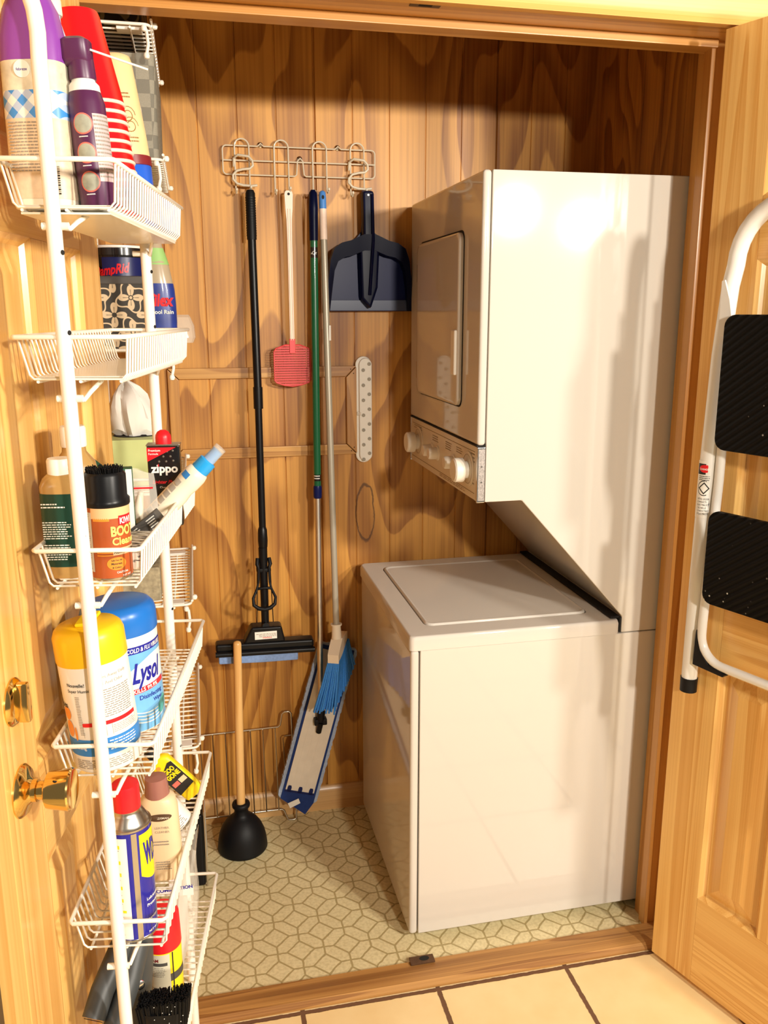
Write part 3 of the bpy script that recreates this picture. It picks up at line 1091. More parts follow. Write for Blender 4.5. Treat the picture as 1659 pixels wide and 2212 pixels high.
for y in (0.375, 0.322, 0.180):
    MB().lathe([(0.020, 0.0), (0.019, 0.003), (0.016, 0.004), (0.0155, 0.022), (0.013, 0.026), (0.0, 0.026)], 28, T=Matrix.Translation((0.1505, y, 1.180)) @ TXN).build('knob', M['knobw'], cp)
ec = MB().box(0.1480, 0.1675, -0.0025, 0.004, 1.1180, 1.2430, 0.0015).build('end_cap', M['chrome'], t)
MB().box(0.1508, 0.1655, -0.0030, -0.001, 1.1230, 1.2385).build('speckled_insert', M['speck'], ec)
for z in (1.165, 1.200):
    MB().lathe([(0.0025, 0), (0.002, 0.0012), (0, 0.0012)], 12, T=Matrix.Translation((0.158, -0.003, z)) @ Matrix.Rotation(R(90), 4, 'X')).build('screw', M['chrome'], ec)
MB().box(0.1480, 0.1675, W - 0.004, W + 0.0025, 1.1180, 1.2430, 0.0015).build('end_cap', M['chrome'], t)

# ------------------------------------------------------------------ wall hooks
YH = 0.628
t = thing('hook_rack', 'cream wire rack of four double hooks screwed to the back wall', 'hook rack', (-0.15, YB, 1.92))
mb = MB()
z0, z1, zm = 1.886, 1.957, 1.921
x0, x1 = -0.352, 0.052


def rloop(notch_top, notch_bot):
    p = []
    r = 0.010
    p += [(x0, YH, z0 + r)] + arc((x0 + r, z0 + r), r, 180, 270, 5, 'XZ', YH)
    p += [(-0.165, YH, z0), (-0.160, YH, z0 + 0.004), (-0.157, YH, z0 + 0.038), (-0.150, YH, z0 + 0.045), (-0.143, YH, z0 + 0.038), (-0.140, YH, z0 + 0.004), (-0.135, YH, z0)]
    p += arc((x1 - r, z0 + r), r, 270, 360, 5, 'XZ', YH) + arc((x1 - r, z1 - r), r, 0, 90, 5, 'XZ', YH)
    p += [(-0.040, YH, z1), (-0.048, YH, z1 + 0.007), (-0.056, YH, z1), (-0.245, YH, z1), (-0.253, YH, z1 + 0.007), (-0.261, YH, z1)]
    p += arc((x0 + r, z1 - r), r, 90, 180, 5, 'XZ', YH)
    return p


mb.tube(rloop(0, 0), 0.0021, 8, closed=True)
mb.tube([(x0, YH, zm), (x1, YH, zm)], 0.0021, 8)
mb.build('frame', M['beigewire'], t, 40, world=True)
for cx in (-0.3025, -0.200, -0.0985, 0.0030):
    w2 = 0.0185
    yh = YH - 0.004
    p = []
    for sgn, zend in ((-1, 1.848), (1, 1.855)):
        q = [(cx + sgn * w2, yh, 1.945), (cx + sgn * w2, yh - 0.001, 1.90), (cx + sgn * w2, yh - 0.003, zend), (cx + sgn * w2, yh - 0.010, zend - 0.010), (cx + sgn * w2, yh - 0.028, zend - 0.012), (cx + sgn * w2, yh - 0.036, zend - 0.004)]
        p.append(q)
    top = arc((cx, 1.955), w2, 180, 0, 12, 'XZ', yh)
    mb = MB().tube(p[0][::-1] + top + p[1], 0.0022, 8)
    for q in p:
        mb.lathe([(0.0, -0.004), (0.003, -0.003), (0.0035, 0.0), (0.003, 0.003), (0.0, 0.004)], 10, T=Matrix.Translation(q[-1]))
    mb.build('hook', M['beigewire'], t, 40, world=True)
for (x, z) in ((-0.253, 1.962), (-0.048, 1.962), (-0.150, 1.931)):
    MB().lathe([(0.0075, 0), (0.007, 0.002), (0.0045, 0.003), (0.004, 0.006), (0.0, 0.007)], 16, T=Matrix.Translation((x, YB - 0.001, z)) @ Matrix.Rotation(R(90), 4, 'X')).build('screw', M['chrome'], t, 40, world=True)

for cx, lab in ((-0.302, 'thick cream S hook hung on the hook rack above the black sponge mop'), (0.003, 'thick cream S hook hung on the hook rack above the blue dustpan')):
    t = thing('s_hook', lab, 'hook', (cx, YH - 0.02, 1.92))
    ys = YH - 0.020
    p = [(cx - 0.022, YH - 0.002, 1.905), (cx - 0.022, YH - 0.006, 1.925), (cx - 0.012, ys, 1.931), (cx + 0.016, ys, 1.928), (cx + 0.025, ys, 1.918), (cx + 0.026, ys, 1.906), (cx + 0.018, ys, 1.8985), (cx, ys, 1.8965), (cx - 0.016, ys, 1.8925),
         (cx - 0.026, ys, 1.882), (cx - 0.026, ys, 1.871), (cx - 0.016, ys, 1.861), (cx, ys, 1.857), (cx + 0.022, ys, 1.856), (cx + 0.036, ys, 1.858)]
    MB().tube(p, 0.0033, 10).build('wire', M['beigewire'], t, 50, world=True)

# ------------------------------------------------------------------ sponge mop
t = thing('sponge_mop', 'black butterfly sponge mop hanging on the back wall', 'mop', (-0.29, 0.58, 0.57))
mb = MB().tube([(-0.287, 0.585, 1.843), (-0.287, 0.585, 1.835), (-0.287, 0.584, 1.72)], [0.009, 0.0125, 0.0128], 16)
for i in range(16):
    z = 1.825 - i * 0.0062
    mb.tube([(-0.287, 0.585, z), (-0.287, 0.585, z - 0.003)], 0.0134, 14)
mb.build('grip', M['blackmatte'], t, 50, world=True)
MB().tube([(-0.287, 0.584, 1.722), (-0.2865, 0.566, 1.335)], 0.0108, 16).build('handle', M['black'], t, 50, world=True)
MB().tube([(-0.2865, 0.566, 1.338), (-0.2868, 0.564, 1.28)], 0.0128, 16).build('collar', M['black'], t, 50, world=True)
MB().tube([(-0.2868, 0.564, 1.285), (-0.289, 0.545, 0.90)], 0.0098, 16).build('handle', M['black'], t, 50, world=True)
MB().tube([(-0.289, 0.547, 0.953), (-0.289, 0.546, 0.945), (-0.289, 0.545, 0.915), (-0.289, 0.5445, 0.897), (-0.290, 0.543, 0.892)], [0.010, 0.0128, 0.0138, 0.0125, 0.0105], 18).build('collar', M['black'], t, 50, world=True)
MB().tube([(-0.290, 0.543, 0.895), (-0.2915, 0.530, 0.665)], [0.0125, 0.0105], 14).build('lower_shaft', M['black'], t, 50, world=True)
mb = MB()
for sx in (-1, 1):
    mb.tube([(-0.290 + sx * 0.016, 0.540, 0.865), (-0.290 + sx * 0.018, 0.532, 0.850), (-0.290 + sx * 0.0145, 0.528, 0.838), (-0.291 + sx * 0.0155, 0.524, 0.80), (-0.292 + sx * 0.020, 0.518, 0.782), (-0.293 + sx * 0.031, 0.505, 0.760),
             (-0.294 + sx * 0.029, 0.500, 0.742), (-0.294 + sx * 0.016, 0.498, 0.732), (-0.294, 0.497, 0.729)], [0.0055, 0.006, 0.004, 0.003, 0.0035, 0.004, 0.0052, 0.006, 0.006], 10)
    mb.tube([(-0.290 + sx * 0.018, 0.532, 0.832), (-0.292 + sx * 0.023, 0.525, 0.68)], 0.0013, 6)
mb.tube([(-0.292 - 0.017, 0.518, 0.783), (-0.292, 0.514, 0.786), (-0.292 + 0.017, 0.518, 0.783)], 0.004, 10)
mb.box(-0.310, -0.270, 0.528, 0.552, 0.826, 0.838, 0.003)
mb.build('wringer_lever', M['blackmatte'], t, 50, world=True)
hd = MB().prism([(-0.332, 0.676), (-0.248, 0.674), (-0.238, 0.627), (-0.356, 0.629)], 0.500, 0.548, axis='Y', bev=0.006)
hd.prism([(-0.433, 0.632), (-0.157, 0.626), (-0.157, 0.600), (-0.433, 0.606)], 0.503, 0.545, axis='Y', bev=0.007)
hd.tube([(-0.434, 0.500, 0.604), (-0.156, 0.500, 0.598)], 0.008, 10)
hd.tube([(-0.2915, 0.545, 0.668), (-0.2915, 0.505, 0.675)], 0.010, 12)
ho = hd.build('head', M['black'], t, 50, world=True)
MB().prism([(-0.426, 0.600), (-0.203, 0.595), (-0.203, 0.566), (-0.300, 0.567), (-0.426, 0.572)], 0.505, 0.560, axis='Y', bev=0.004).build('sponge', M['sponge'], t, 50, world=True)
MB().box(-0.3240, -0.2620, 0.4982, 0.5005, 0.640, 0.6625, 0.0006).build('warning_label', M['white'], t, 0, world=True)
TW = Matrix.Translation((-0.2640, 0.4978, 0.6605)) @ Matrix.Rotation(R(180), 4, 'Y')
tw = MB().textrows(0, 0.0, 0.058, -0.0045 + 0.0, -0.016 + 0.0, 3, seed=4, flat=0.0)
TWI = Matrix.Translation((-0.2640, 0.4978, 0.6420)) @ Matrix.Rotation(R(180), 4, 'Y')
tw2 = MB().add(tw.v, tw.f, Matrix.Translation((-0.2640, 0.4977, 0.6430)) @ Matrix.Rotation(R(180), 4, 'Y'))
tw2.build('small_print', M['greyink'], t, 0, world=True)
lt = letters('WARNING', 0.026, M['redcap'], t, T=root_matrix(t).inverted() @ Matrix.Translation((-0.2760, 0.4977, 0.6465)) @ Matrix.Rotation(R(180), 4, 'Y'), bold=0.01)

# ------------------------------------------------------------------ fly swatter
t = thing('fly_swatter', 'fly swatter with pale pink handle and red mesh paddle hanging head down', 'fly swatter', (-0.187, 0.594, 1.34))
mb = MB()
pts = [(1.846, 0.006), (1.843, 0.0095), (1.836, 0.0112), (1.80, 0.0098), (1.775, 0.0075), (1.72, 0.0065), (1.60, 0.0062), (1.455, 0.0062)]
left = [(-0.1865 - w, z) for z, w in pts]
right = [(-0.1865 + w, z) for z, w in pts]
mb.prism(left + right[::-1], 0.594, 0.598, axis='Y', bev=0.001)
for dx in (-0.003, 0.003):
    mb.tube([(-0.1865 + dx, 0.5935, 1.80), (-0.1865 + dx, 0.5935, 1.46)], 0.0011, 6)
mb.build('handle', M['pink'], t, 40, world=True)
MB().lathe([(0.0035, 0), (0.0035, 0.001)], 14, T=Matrix.Translation((-0.1865, 0.5945, 1.837)) @ Matrix.Rotation(R(90), 4, 'X')).build('hang_hole', M['gap'], t, 0, world=True)
# paddle: solid rim and a real grid of strips
ol = [(-0.206, 1.4475), (-0.166, 1.4475), (-0.142, 1.438), (-0.138, 1.430), (-0.138, 1.352), (-0.143, 1.346), (-0.165, 1.339), (-0.188, 1.336), (-0.211, 1.339), (-0.232, 1.346), (-0.237, 1.352), (-0.237, 1.430), (-0.232, 1.438)]
pd = MB().tube([(x, 0.597, z) for x, z in ol], 0.0020, 6, closed=True)
nx, nz = 27, 30


def in_poly(x, z):
    c = False
    for i in range(len(ol)):
        x1_, z1_ = ol[i]
        x2_, z2_ = ol[i - 1]
        if (z1_ > z) != (z2_ > z) and x < (x2_ - x1_) * (z - z1_) / (z2_ - z1_) + x1_:
            c = not c
    return c


for i in range(nx):
    x = -0.236 + 0.097 * i / (nx - 1)
    zs = [1.337 + k * 0.0005 for k in range(222) if in_poly(x, 1.337 + k * 0.0005)]
    if zs:
        pd.box(x - 0.0008, x + 0.0008, 0.5962, 0.5976, zs[0], zs[-1])
for i in range(17):
    z = 1.341 + 0.105 * i / 16
    xs = [-0.237 + k * 0.0005 for k in range(200) if in_poly(-0.237 + k * 0.0005, z)]
    if xs:
        pd.box(xs[0], xs[-1], 0.5960, 0.5978, z - 0.0014, z + 0.0014)
pd.prism([(-0.1945, 1.464), (-0.1785, 1.464), (-0.1785, 1.425), (-0.1945, 1.425)], 0.5935, 0.599, axis='Y', bev=0.001)
pd.build('paddle', M['swatred'], t, 0, world=True)

# ------------------------------------------------------------------ flat dust mop (green and silver telescopic handle)
t = thing('flat_dust_mop', 'long flat mop with green and silver handle and blue fringed pad by the washer', 'mop', (-0.14, 0.57, 0.08))
x_a, x_b = -0.1245, -0.1405
y_a, y_b = 0.575, 0.555


def dm(z):
    k = (1.84 - z) / (1.84 - 0.38)
    return (x_a + (x_b - x_a) * k * 0.6 - 0.0, y_a + (y_b - y_a) * k, z)


mb = MB().tube([dm(1.846), dm(1.838), dm(1.80), dm(1.755), dm(1.719)], [0.006, 0.0108, 0.0125, 0.0120, 0.0115], 18)
mb.build('grip', M['navydark'], t, 50, world=True)
MB().tube([dm(1.720), dm(1.056)], 0.0103, 18).build('upper_tube', M['green'], t, 50, world=True)
bd = MB().tube([dm(1.702), dm(1.675)], 0.01045, 18)
bd.build('brand_band', M['zipblack'], t, 50, world=True)
p_ = dm(1.684)
for body, wd, off, zz, bold in (('A', 0.0045, -0.0085, 0, 0.02), ('C', 0.008, -0.0042, -0.001, 0.0), ('T', 0.0045, 0.0042, 0, 0.02)):
    letters(body, wd, M['whiteink'], t, T=root_matrix(t).inverted() @ Matrix.Translation((p_[0], p_[1], p_[2] + zz)), wrap=(0.0106, -101 + math.degrees(off / 0.0106), 0), bold=bold)
bd2 = MB().tube([dm(1.092), dm(1.074)], 0.0105, 18)
bd2.build('brand_band', M['zipblack'], t, 50, world=True)
rows = MB()
p2_ = dm(1.083)
rows.textrows(0.0107, -160, -40, 0.007, -0.007, 2, seed=3, T=Matrix.Translation(p2_))
rows.build('small_print', M['whiteink'], t, 0, world=True)
MB().tube([dm(1.060), dm(1.055), dm(1.030), dm(1.024)], [0.0110, 0.0122, 0.0122, 0.0105], 18).build('twist_collar', M['navy'], t, 50, world=True)
MB().tube([dm(1.028), dm(0.385)], 0.0085, 18).build('lower_tube', M['alu'], t, 50, world=True)
# head: tilted plate, pad and fringe, lying in a slanting plane against the wall
A = Vector((-0.074, 0.603, 0.546))       # upper end centre
B = Vector((-0.209, 0.548, 0.112))       # lower end centre
ax = (A - B).normalized()
nrm = Vector((0.05, -0.97, 0.10))
side = ax.cross(nrm).normalized()
nrm = side.cross(ax).normalized()
TH = Matrix.Identity(4)
for i in range(3):
    TH[i][0], TH[i][1], TH[i][2], TH[i][3] = side[i], ax[i], nrm[i], B[i]
Lh = (A - B).length
sgn = 1 if side.x > 0 else -1
fringe = MB()
bmf = rrect(-0.062, 0.062, -0.018, Lh + 0.015, 0.012, 4)
rnd = random.Random(3)
pf = []
for i in range(len(bmf)):
    a, b = Vector(bmf[i]), Vector(bmf[(i + 1) % len(bmf)])
    k = max(1, int((b - a).length / 0.006))
    for j in range(k):
        q = a.lerp(b, j / k)
        pf.append((q.x + rnd.uniform(-0.0015, 0.0015), q.y + rnd.uniform(-0.0015, 0.0015)))
fringe.prism(pf, -0.012, 0.000, T=TH)
fringe.build('fringe', M['microfibre'], t, 60, world=True)
MB().prism([(-0.052, -0.018), (0.036, -0.056), (0.052, -0.018), (0.052, Lh + 0.008), (-0.052, Lh + 0.008)] if sgn > 0 else
           [(-0.052, -0.018), (-0.036, -0.056), (0.052, -0.018), (0.052, Lh + 0.008), (-0.052, Lh + 0.008)], -0.002, 0.0025, T=TH).build('pad', M['padblue'], t, 40, world=True)
plate = MB().prism([(-0.045, 0.012), (0.045, 0.012), (0.045, Lh - 0.004), (-0.045, Lh - 0.004)], 0.0026, 0.0050, T=TH, bev=0.0008)
for yy in (-0.020, 0.0, 0.020):
    plate.box(yy - 0.006, yy + 0.006, 0.03, Lh - 0.03, 0.0048, 0.0056, T=TH)
po = plate.build('plate', M['padplate'], t, 40, world=True)
clips = MB()
for x in (-0.034, 0.0, 0.034):
    clips.prism([(x - 0.006, 0.008), (x + 0.006, 0.008), (x + 0.006, 0.022), (x + 0.004, 0.027), (x - 0.004, 0.027), (x - 0.006, 0.022)], 0.004, 0.0068, T=TH)
clips.box(-0.046, 0.046, 0.007, 0.013, 0.004, 0.0068, T=TH)
clips.build('end_clip', M['navy'], t, 40, world=True)
jb = dm(0.385)
mb = MB().tube([jb, (jb[0] - 0.000, jb[1] - 0.002, 0.375), (jb[0] - 0.002, jb[1], 0.345)], [0.0095, 0.013, 0.011], 12)
mb.box(-0.019, 0.019, -0.012, 0.012, -0.010, 0.010, 0.003, T=Matrix.Translation((jb[0] - 0.002, jb[1] + 0.004, 0.342)))
mb.tube([(jb[0] - 0.002, jb[1] - 0.006, 0.342), (jb[0] - 0.008, jb[1] + 0.005, 0.306)], 0.0085, 10)
mb.build('swivel_joint', M['blackmatte'], t, 50, world=True)
tg = Matrix.Translation(TH @ Vector((-0.040 * sgn, -0.035, -0.004)))
MB().prism([(-0.243, 0.094), (-0.210, 0.106), (-0.205, 0.090), (-0.236, 0.077)], 0.537, 0.5378, axis='Y').build('care_tag', M['white'], t, 0, world=True)

# ------------------------------------------------------------------ broom
t = thing('broom', 'angle broom with grey handle and bright blue bristles hanging bristles down', 'broom', (-0.095, 0.5, 0.42))


def brm(z):
    k = (1.84 - z) / (1.84 - 0.64)
    return (-0.0985 + 0.006 * k, 0.585 - 0.085 * k, z)


tip = MB().tube([brm(1.846), brm(1.842), brm(1.83), brm(1.798)], [0.004, 0.0085, 0.0098, 0.0098], 16)
to_ = tip.build('hanging_tip', M['blueplastic'], t, 50, world=True)
MB().lathe([(0.0045, 0), (0.0045, 0.001)], 12, T=Matrix.Translation((brm(1.829)[0], brm(1.829)[1] - 0.0092, 1.829)) @ Matrix.Rotation(R(90), 4, 'X'), sx=0.75, sy=1.2).build('hang_hole', M['gap'], to_, 0, world=True)
MB().tube([brm(1.800), brm(1.722)], 0.0100, 16).build('grip', M['pink'], t, 50, world=True)
MB().tube([brm(1.725), brm(0.655)], 0.0090, 16).build('handle', M['greytube'], t, 50, world=True)
MB().box(-0.0045, 0.0045, -0.0003, 0.0003, -0.020, 0.020, T=Matrix.Translation((brm(1.48)[0] + 0.0075, brm(1.48)[1] - 0.0072, 1.48)) @ Matrix.Rotation(R(45), 4, 'Z')).build('price_sticker', M['white'], t, 0, world=True)
# head: block running back towards the wall
h0, h1 = Vector((-0.105, 0.478, 0.602)), Vector((-0.058, 0.585, 0.610))
dv = (h1 - h0).normalized()
mb = MB().tube([brm(0.668), brm(0.625)], [0.0125, 0.0145], 16)
mb.tube([brm(0.668), brm(0.664)], 0.0165, 16)
sv = Vector((dv.y, -dv.x, 0)).normalized()
hs = []
vs, fs_ = [], []
secs = [(h0 - dv * 0.006, 0.016, 0.560, 0.585), (h0 + dv * 0.012, 0.0165, 0.566, 0.600), (h0 + dv * 0.040, 0.0165, 0.571, 0.620), (h1, 0.012, 0.590, 0.612)]
for c, w, za, zb in secs:
    for sx, z in ((-1, za), (1, za), (1, zb), (-1, zb)):
        p = c + sv * w * sx
        vs.append((p.x, p.y, z))
for i in range(3):
    for j in range(4):
        fs_.append((i * 4 + j, i * 4 + (j + 1) % 4, (i + 1) * 4 + (j + 1) % 4, (i + 1) * 4 + j))
fs_ += [(0, 1, 2, 3), (12, 13, 14, 15)]
mb.add(vs, fs_)
mb.build('head_block', M['creamlite'], t, 40, world=True)
br = MB()
rnd = random.Random(11)
for i in range(34):
    for j in range(8):
        k = i / 33
        c = h0.lerp(h1, k) + sv * (-0.0145 + 0.029 * j / 7)
        zt = 0.566 + 0.022 * k
        zb = 0.418 + 0.085 * k + rnd.uniform(-0.006, 0.006)
        spread = -0.034 * (1 - k) + 0.004 * k
        e = c + Vector((spread + (j - 3.5) * 0.0042 + rnd.uniform(-0.003, 0.003), -0.018 * (1 - k) + rnd.uniform(-0.004, 0.004), 0))
        br.tube([(c.x, c.y, zt), ((c.x * 0.55 + e.x * 0.45), (c.y * 0.55 + e.y * 0.45), zt * 0.5 + zb * 0.5), (e.x, e.y, zb)], [0.0030, 0.0036, 0.0028], 5)
bo = br.build('bristles', M['bristle'], t, 60, world=True)

# ------------------------------------------------------------------ dustpan
t = thing('dustpan', 'dark navy plastic dustpan hanging handle up beside the dryer', 'dustpan', (0.03, 0.62, 1.535))
oc = 0.028
outl = [(-0.092, 1.537), (0.150, 1.537), (0.144, 1.62), (0.137, 1.672), (0.126, 1.702), (0.105, 1.716), (0.080, 1.722), (0.060, 1.731), (0.047, 1.747), (0.042, 1.775), (0.039, 1.846), (0.033, 1.853), (0.015, 1.853), (0.010, 1.846), (0.012, 1.775), (0.010, 1.747), (-0.004, 1.731), (-0.024, 1.722), (-0.048, 1.716), (-0.069, 1.702), (-0.080, 1.672), (-0.086, 1.62)]
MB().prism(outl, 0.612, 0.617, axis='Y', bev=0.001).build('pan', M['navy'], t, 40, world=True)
rim_p = [outl[i] for i in (1, 2, 3, 4, 5, 6, 7)]
rim_q = [outl[i] for i in (16, 17, 18, 19, 20, 21, 0)]
rimm = MB()
cxp = 0.028
hd_ = [(p[0], p[1]) for p in [outl[1], outl[2], outl[3], outl[4], outl[5], outl[6], outl[7], (0.044, 1.738), (0.012, 1.738), outl[16], outl[17], outl[18], outl[19], outl[20], outl[21], outl[0]]]
inn = []
for (x, z) in hd_:
    inn.append((cxp + (x - cxp) * 0.90, 1.53 + (z - 1.53) * (0.80 if z > 1.6 else 0.97)))
depth = [0.012 if z < 1.56 else 0.030 + 0.012 * min(1, (z - 1.56) / 0.15) for x, z in hd_]
vs, fs_ = [], []
for (x, z), (xi, zi), d in zip(hd_, inn, depth):
    vs += [(x, 0.615, z), (x, 0.615 - d, z), (xi, 0.615 - d * 0.92, zi), (xi, 0.613, zi)]
for i in range(len(hd_) - 1):
    for j in range(3):
        fs_.append((i * 4 + j, i * 4 + j + 1, (i + 1) * 4 + j + 1, (i + 1) * 4 + j))
rimm.add(vs, fs_)
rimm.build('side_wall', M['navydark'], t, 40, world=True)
hnd = MB().prism([(0.0085, 1.850), (0.0405, 1.850), (0.042, 1.74), (0.055, 1.70), (0.050, 1.60), (0.030, 1.542), (0.004, 1.57), (0.000, 1.70), (0.010, 1.74)], 0.578, 0.612, axis='Y', bev=0.008)
hnd.tube([(0.034, 0.577, 1.84), (0.036, 0.574, 1.72), (0.026, 0.576, 1.58)], 0.0045, 8)
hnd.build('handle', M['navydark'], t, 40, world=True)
MB().lathe([(0.0035, 0), (0.0025, 0.001)], 12, T=Matrix.Translation((0.024, 0.5785, 1.838)) @ Matrix.Rotation(R(90), 4, 'X')).build('hang_hole', M['chrome'], t, 0, world=True)
MB().prism([(-0.090, 1.5385), (0.148, 1.5385), (0.146, 1.567), (-0.088, 1.567)], 0.6085, 0.613, axis='Y', bev=0.001).build('lip', mat('worn_navy_lip', (0.05, 0.07, 0.15), 0.35), t, 40, world=True)

# ------------------------------------------------------------------ LED light bar on the wall
t = thing('light_bar', 'slim white battery light bar with round bulbs stuck upright on the wall', 'light', (0.017, YB, 1.11))
body = [(-0.0235 + 0.0, 0)]
pts = arc((0.017, 1.390), 0.0235, 0, 180, 12, 'XZ', 0) + arc((0.017, 1.133), 0.0235, 180, 360, 12, 'XZ', 0)
MB().prism([(p[0], p[2]) for p in pts], YB - 0.012, YB + 0.0005, axis='Y', bev=0.003).build('back_shell', M['whiteplastic'], t, 40, world=True)
pts = arc((0.0215, 1.390), 0.0185, 0, 180, 12, 'XZ', 0) + arc((0.0215, 1.133), 0.0185, 180, 360, 12, 'XZ', 0)
MB().prism([(p[0], p[2]) for p in pts], YB - 0.020, YB - 0.010, axis='Y', bev=0.003).build('front_cover', M['whiteplastic'], t, 40, world=True)
for k in range(7):
    for (x, z) in ((0.0315, 1.392 - k * 0.0425), (0.0145, 1.375 - k * 0.0425)):
        MB().lathe([(0.0052, 0), (0.0052, 0.0012), (0.0042, 0.0016), (0.0038, 0.0004), (0.0026, 0.0004), (0.002, 0.002), (0.0, 0.0028)], 16, T=Matrix.Translation((x, YB - 0.0200, z)) @ Matrix.Rotation(R(90), 4, 'X')).build('bulb', M['bulbgrey'], t, 40, world=True)
MB().box(-0.004, 0.008, YB - 0.022, YB - 0.010, 1.247, 1.257, 0.002).build('clip', M['clearjar'], t, 40, world=True)

# ------------------------------------------------------------------ plunger
PX, PY = -0.383, 0.49
t = thing('plunger', 'black rubber plunger with plain wooden handle standing on the vinyl floor', 'plunger', (PX, PY, 0.0))
pr = [(0.070, 0.0), (0.0725, 0.004), (0.072, 0.010), (0.070, 0.030), (0.066, 0.050), (0.058, 0.070), (0.046, 0.088), (0.032, 0.101), (0.024, 0.106), (0.021, 0.112), (0.0195, 0.120), (0.0205, 0.130), (0.0255, 0.134), (0.0262, 0.140), (0.0245, 0.145), (0.017, 0.147), (0.014, 0.144), (0.0125, 0.138), (0.0, 0.138)]
MB().lathe([(0.062, 0.004), (0.070, 0.0)] + pr[1:], 48).build('cup', M['blackmatte'], t, 60)
MB().tube([(0, 0, 0.136), (0.004, -0.006, 0.40), (0.009, -0.012, 0.640), (0.009, -0.012, 0.646), (0.009, -0.012, 0.649)], [0.0125, 0.0122, 0.0112, 0.0095, 0.004], 20).build('handle', M['beech'], t, 50)

# ------------------------------------------------------------------ loose oven-style wire rack leaning on the wall
t = thing('wire_shelf', 'chrome wire rack leaning against the back wall behind the plunger', 'wire rack', (-0.38, 0.6, 0.0))
mb = MB()


def wy(z):
    return 0.593 + 0.022 * z / 0.36


top = [(-0.620, 0.306), (-0.258, 0.310), (-0.252, 0.316), (-0.246, 0.350), (-0.238, 0.356), (-0.224, 0.356), (-0.218, 0.349), (-0.211, 0.030), (-0.213, 0.004), (-0.218, 0.0025), (-0.234, 0.0025), (-0.239, 0.007), (-0.250, 0.037), (-0.257, 0.041), (-0.620, 0.041)]
mb.tube([(x, wy(z), z) for x, z in top], 0.0030, 8)
mb.build('frame', M['steelwire'], t, 50, world=True)
bars = MB()
for k in range(10):
    x = -0.2685 - 0.0372 * k
    bars.tube([(x + 0.0005, wy(0.306) - 0.004, 0.308), (x + 0.003, wy(0.041) - 0.004, 0.041)], 0.0020, 6)
bars.tube([(-0.218, wy(0.28), 0.279), (-0.240, wy(0.28), 0.278), (-0.245, wy(0.27), 0.272), (-0.239, wy(0.08), 0.083), (-0.234, wy(0.07), 0.076), (-0.214, wy(0.07), 0.074)], 0.0018, 6)
bars.build('cross_wire', M['steelwire'], t, 50, world=True)
t = thing('plastic_case', 'slim black plastic case with thin metal edge standing on the floor by the wire trays', 'case', (-0.512, 0.36, 0.0))
MB().box(-0.050, 0.022, -0.03, 0.10, 0.0, 0.22, 0.010, 3).build('shell', M['black'], t, 50)
MB().tube([(0.0250, -0.03, 0.002), (0.0250, -0.03, 0.228), (0.0250, 0.10, 0.228), (0.0250, 0.10, 0.002)], 0.0025, 6).build('edge_rail', M['alu'], t, 50)

# ------------------------------------------------------------------ white wire trays on the left closet wall
t = thing('wall_tray_rack', 'white wire tray rack fixed on the left closet wall behind the open door', 'wire rack', (XL, 0.22, 0.0))
st_ = MB()
for y in (0.07, 0.36):
    st_.box(XL + 0.001, XL + 0.008, y - 0.010, y + 0.010, 0.50, 2.12, 0.002)
st_.build('wall_standard', M['whitewire'], t, 40, world=True)
TR = {'a': (2.045, -0.500), 'b': (1.815, -0.492), 'c': (1.462, -0.488), 'd': (1.172, -0.487), 'e': (0.930, -0.484), 'f': (0.597, -0.485)}
ya_, yb_ = -0.005, 0.450
for k, (z, xr) in TR.items():
    mb = MB()
    xl = XL + 0.010
    r = 0.012
    loop = [(xl, ya_, z)] + [(xr - r, ya_, z)] + arc((xr - r, ya_ + r), r, 270, 360, 4, 'XY', z) + arc((xr - r, yb_ - r), r, 0, 90, 4, 'XY', z) + [(xl, yb_, z)]
    mb.tube(loop, 0.0028, 8)
    ny = 19
    for i in range(1, ny):
        y = ya_ + (yb_ - ya_) * i / ny
        mb.tube([(xl, y, z - 0.003), (xr, y, z - 0.003), (xr + 0.003, y, z + 0.006)], 0.0020, 6)
    mb.tube([(xr + 0.003, ya_, z + 0.008), (xr + 0.003, yb_, z + 0.008)], 0.0026, 8)
    mb.tube([(xr - 0.035, ya_, z - 0.006), (xr - 0.035, yb_, z - 0.006)], 0.0024, 6)
    # lip hook at the near end, and round end caps
    mb.tube([(xr - 0.006, ya_ - 0.004, z - 0.010), (xr - 0.004, ya_ - 0.006, z - 0.035), (xr - 0.008, ya_ - 0.006, z - 0.052)], 0.0032, 8)
    for q in ((xr + 0.008, ya_ + 0.03, z + 0.006), (xr + 0.008, yb_ - 0.02, z + 0.006), (xr - 0.010, ya_ - 0.004, z - 0.008), (xr - 0.008, ya_ - 0.006, z - 0.054)):
        mb.lathe([(0.0, -0.006), (0.0045, -0.0045), (0.006, 0.0), (0.0045, 0.0045), (0.0, 0.006)], 12, T=Matrix.Translation(q))
    o = mb.build('tray', M['whitewire'], t, 50, world=True)
    for y in (ya_ + 0.024, yb_ - 0.030):
        MB().box(xr - 0.060, xr - 0.014, y - 0.014, y + 0.014, z - 0.0075, z + 0.001, 0.002).build('clip_plate', M['whiteplastic'], o, 40, world=True)


def on_tray(k):
    return TR[k][0] + 0.0012


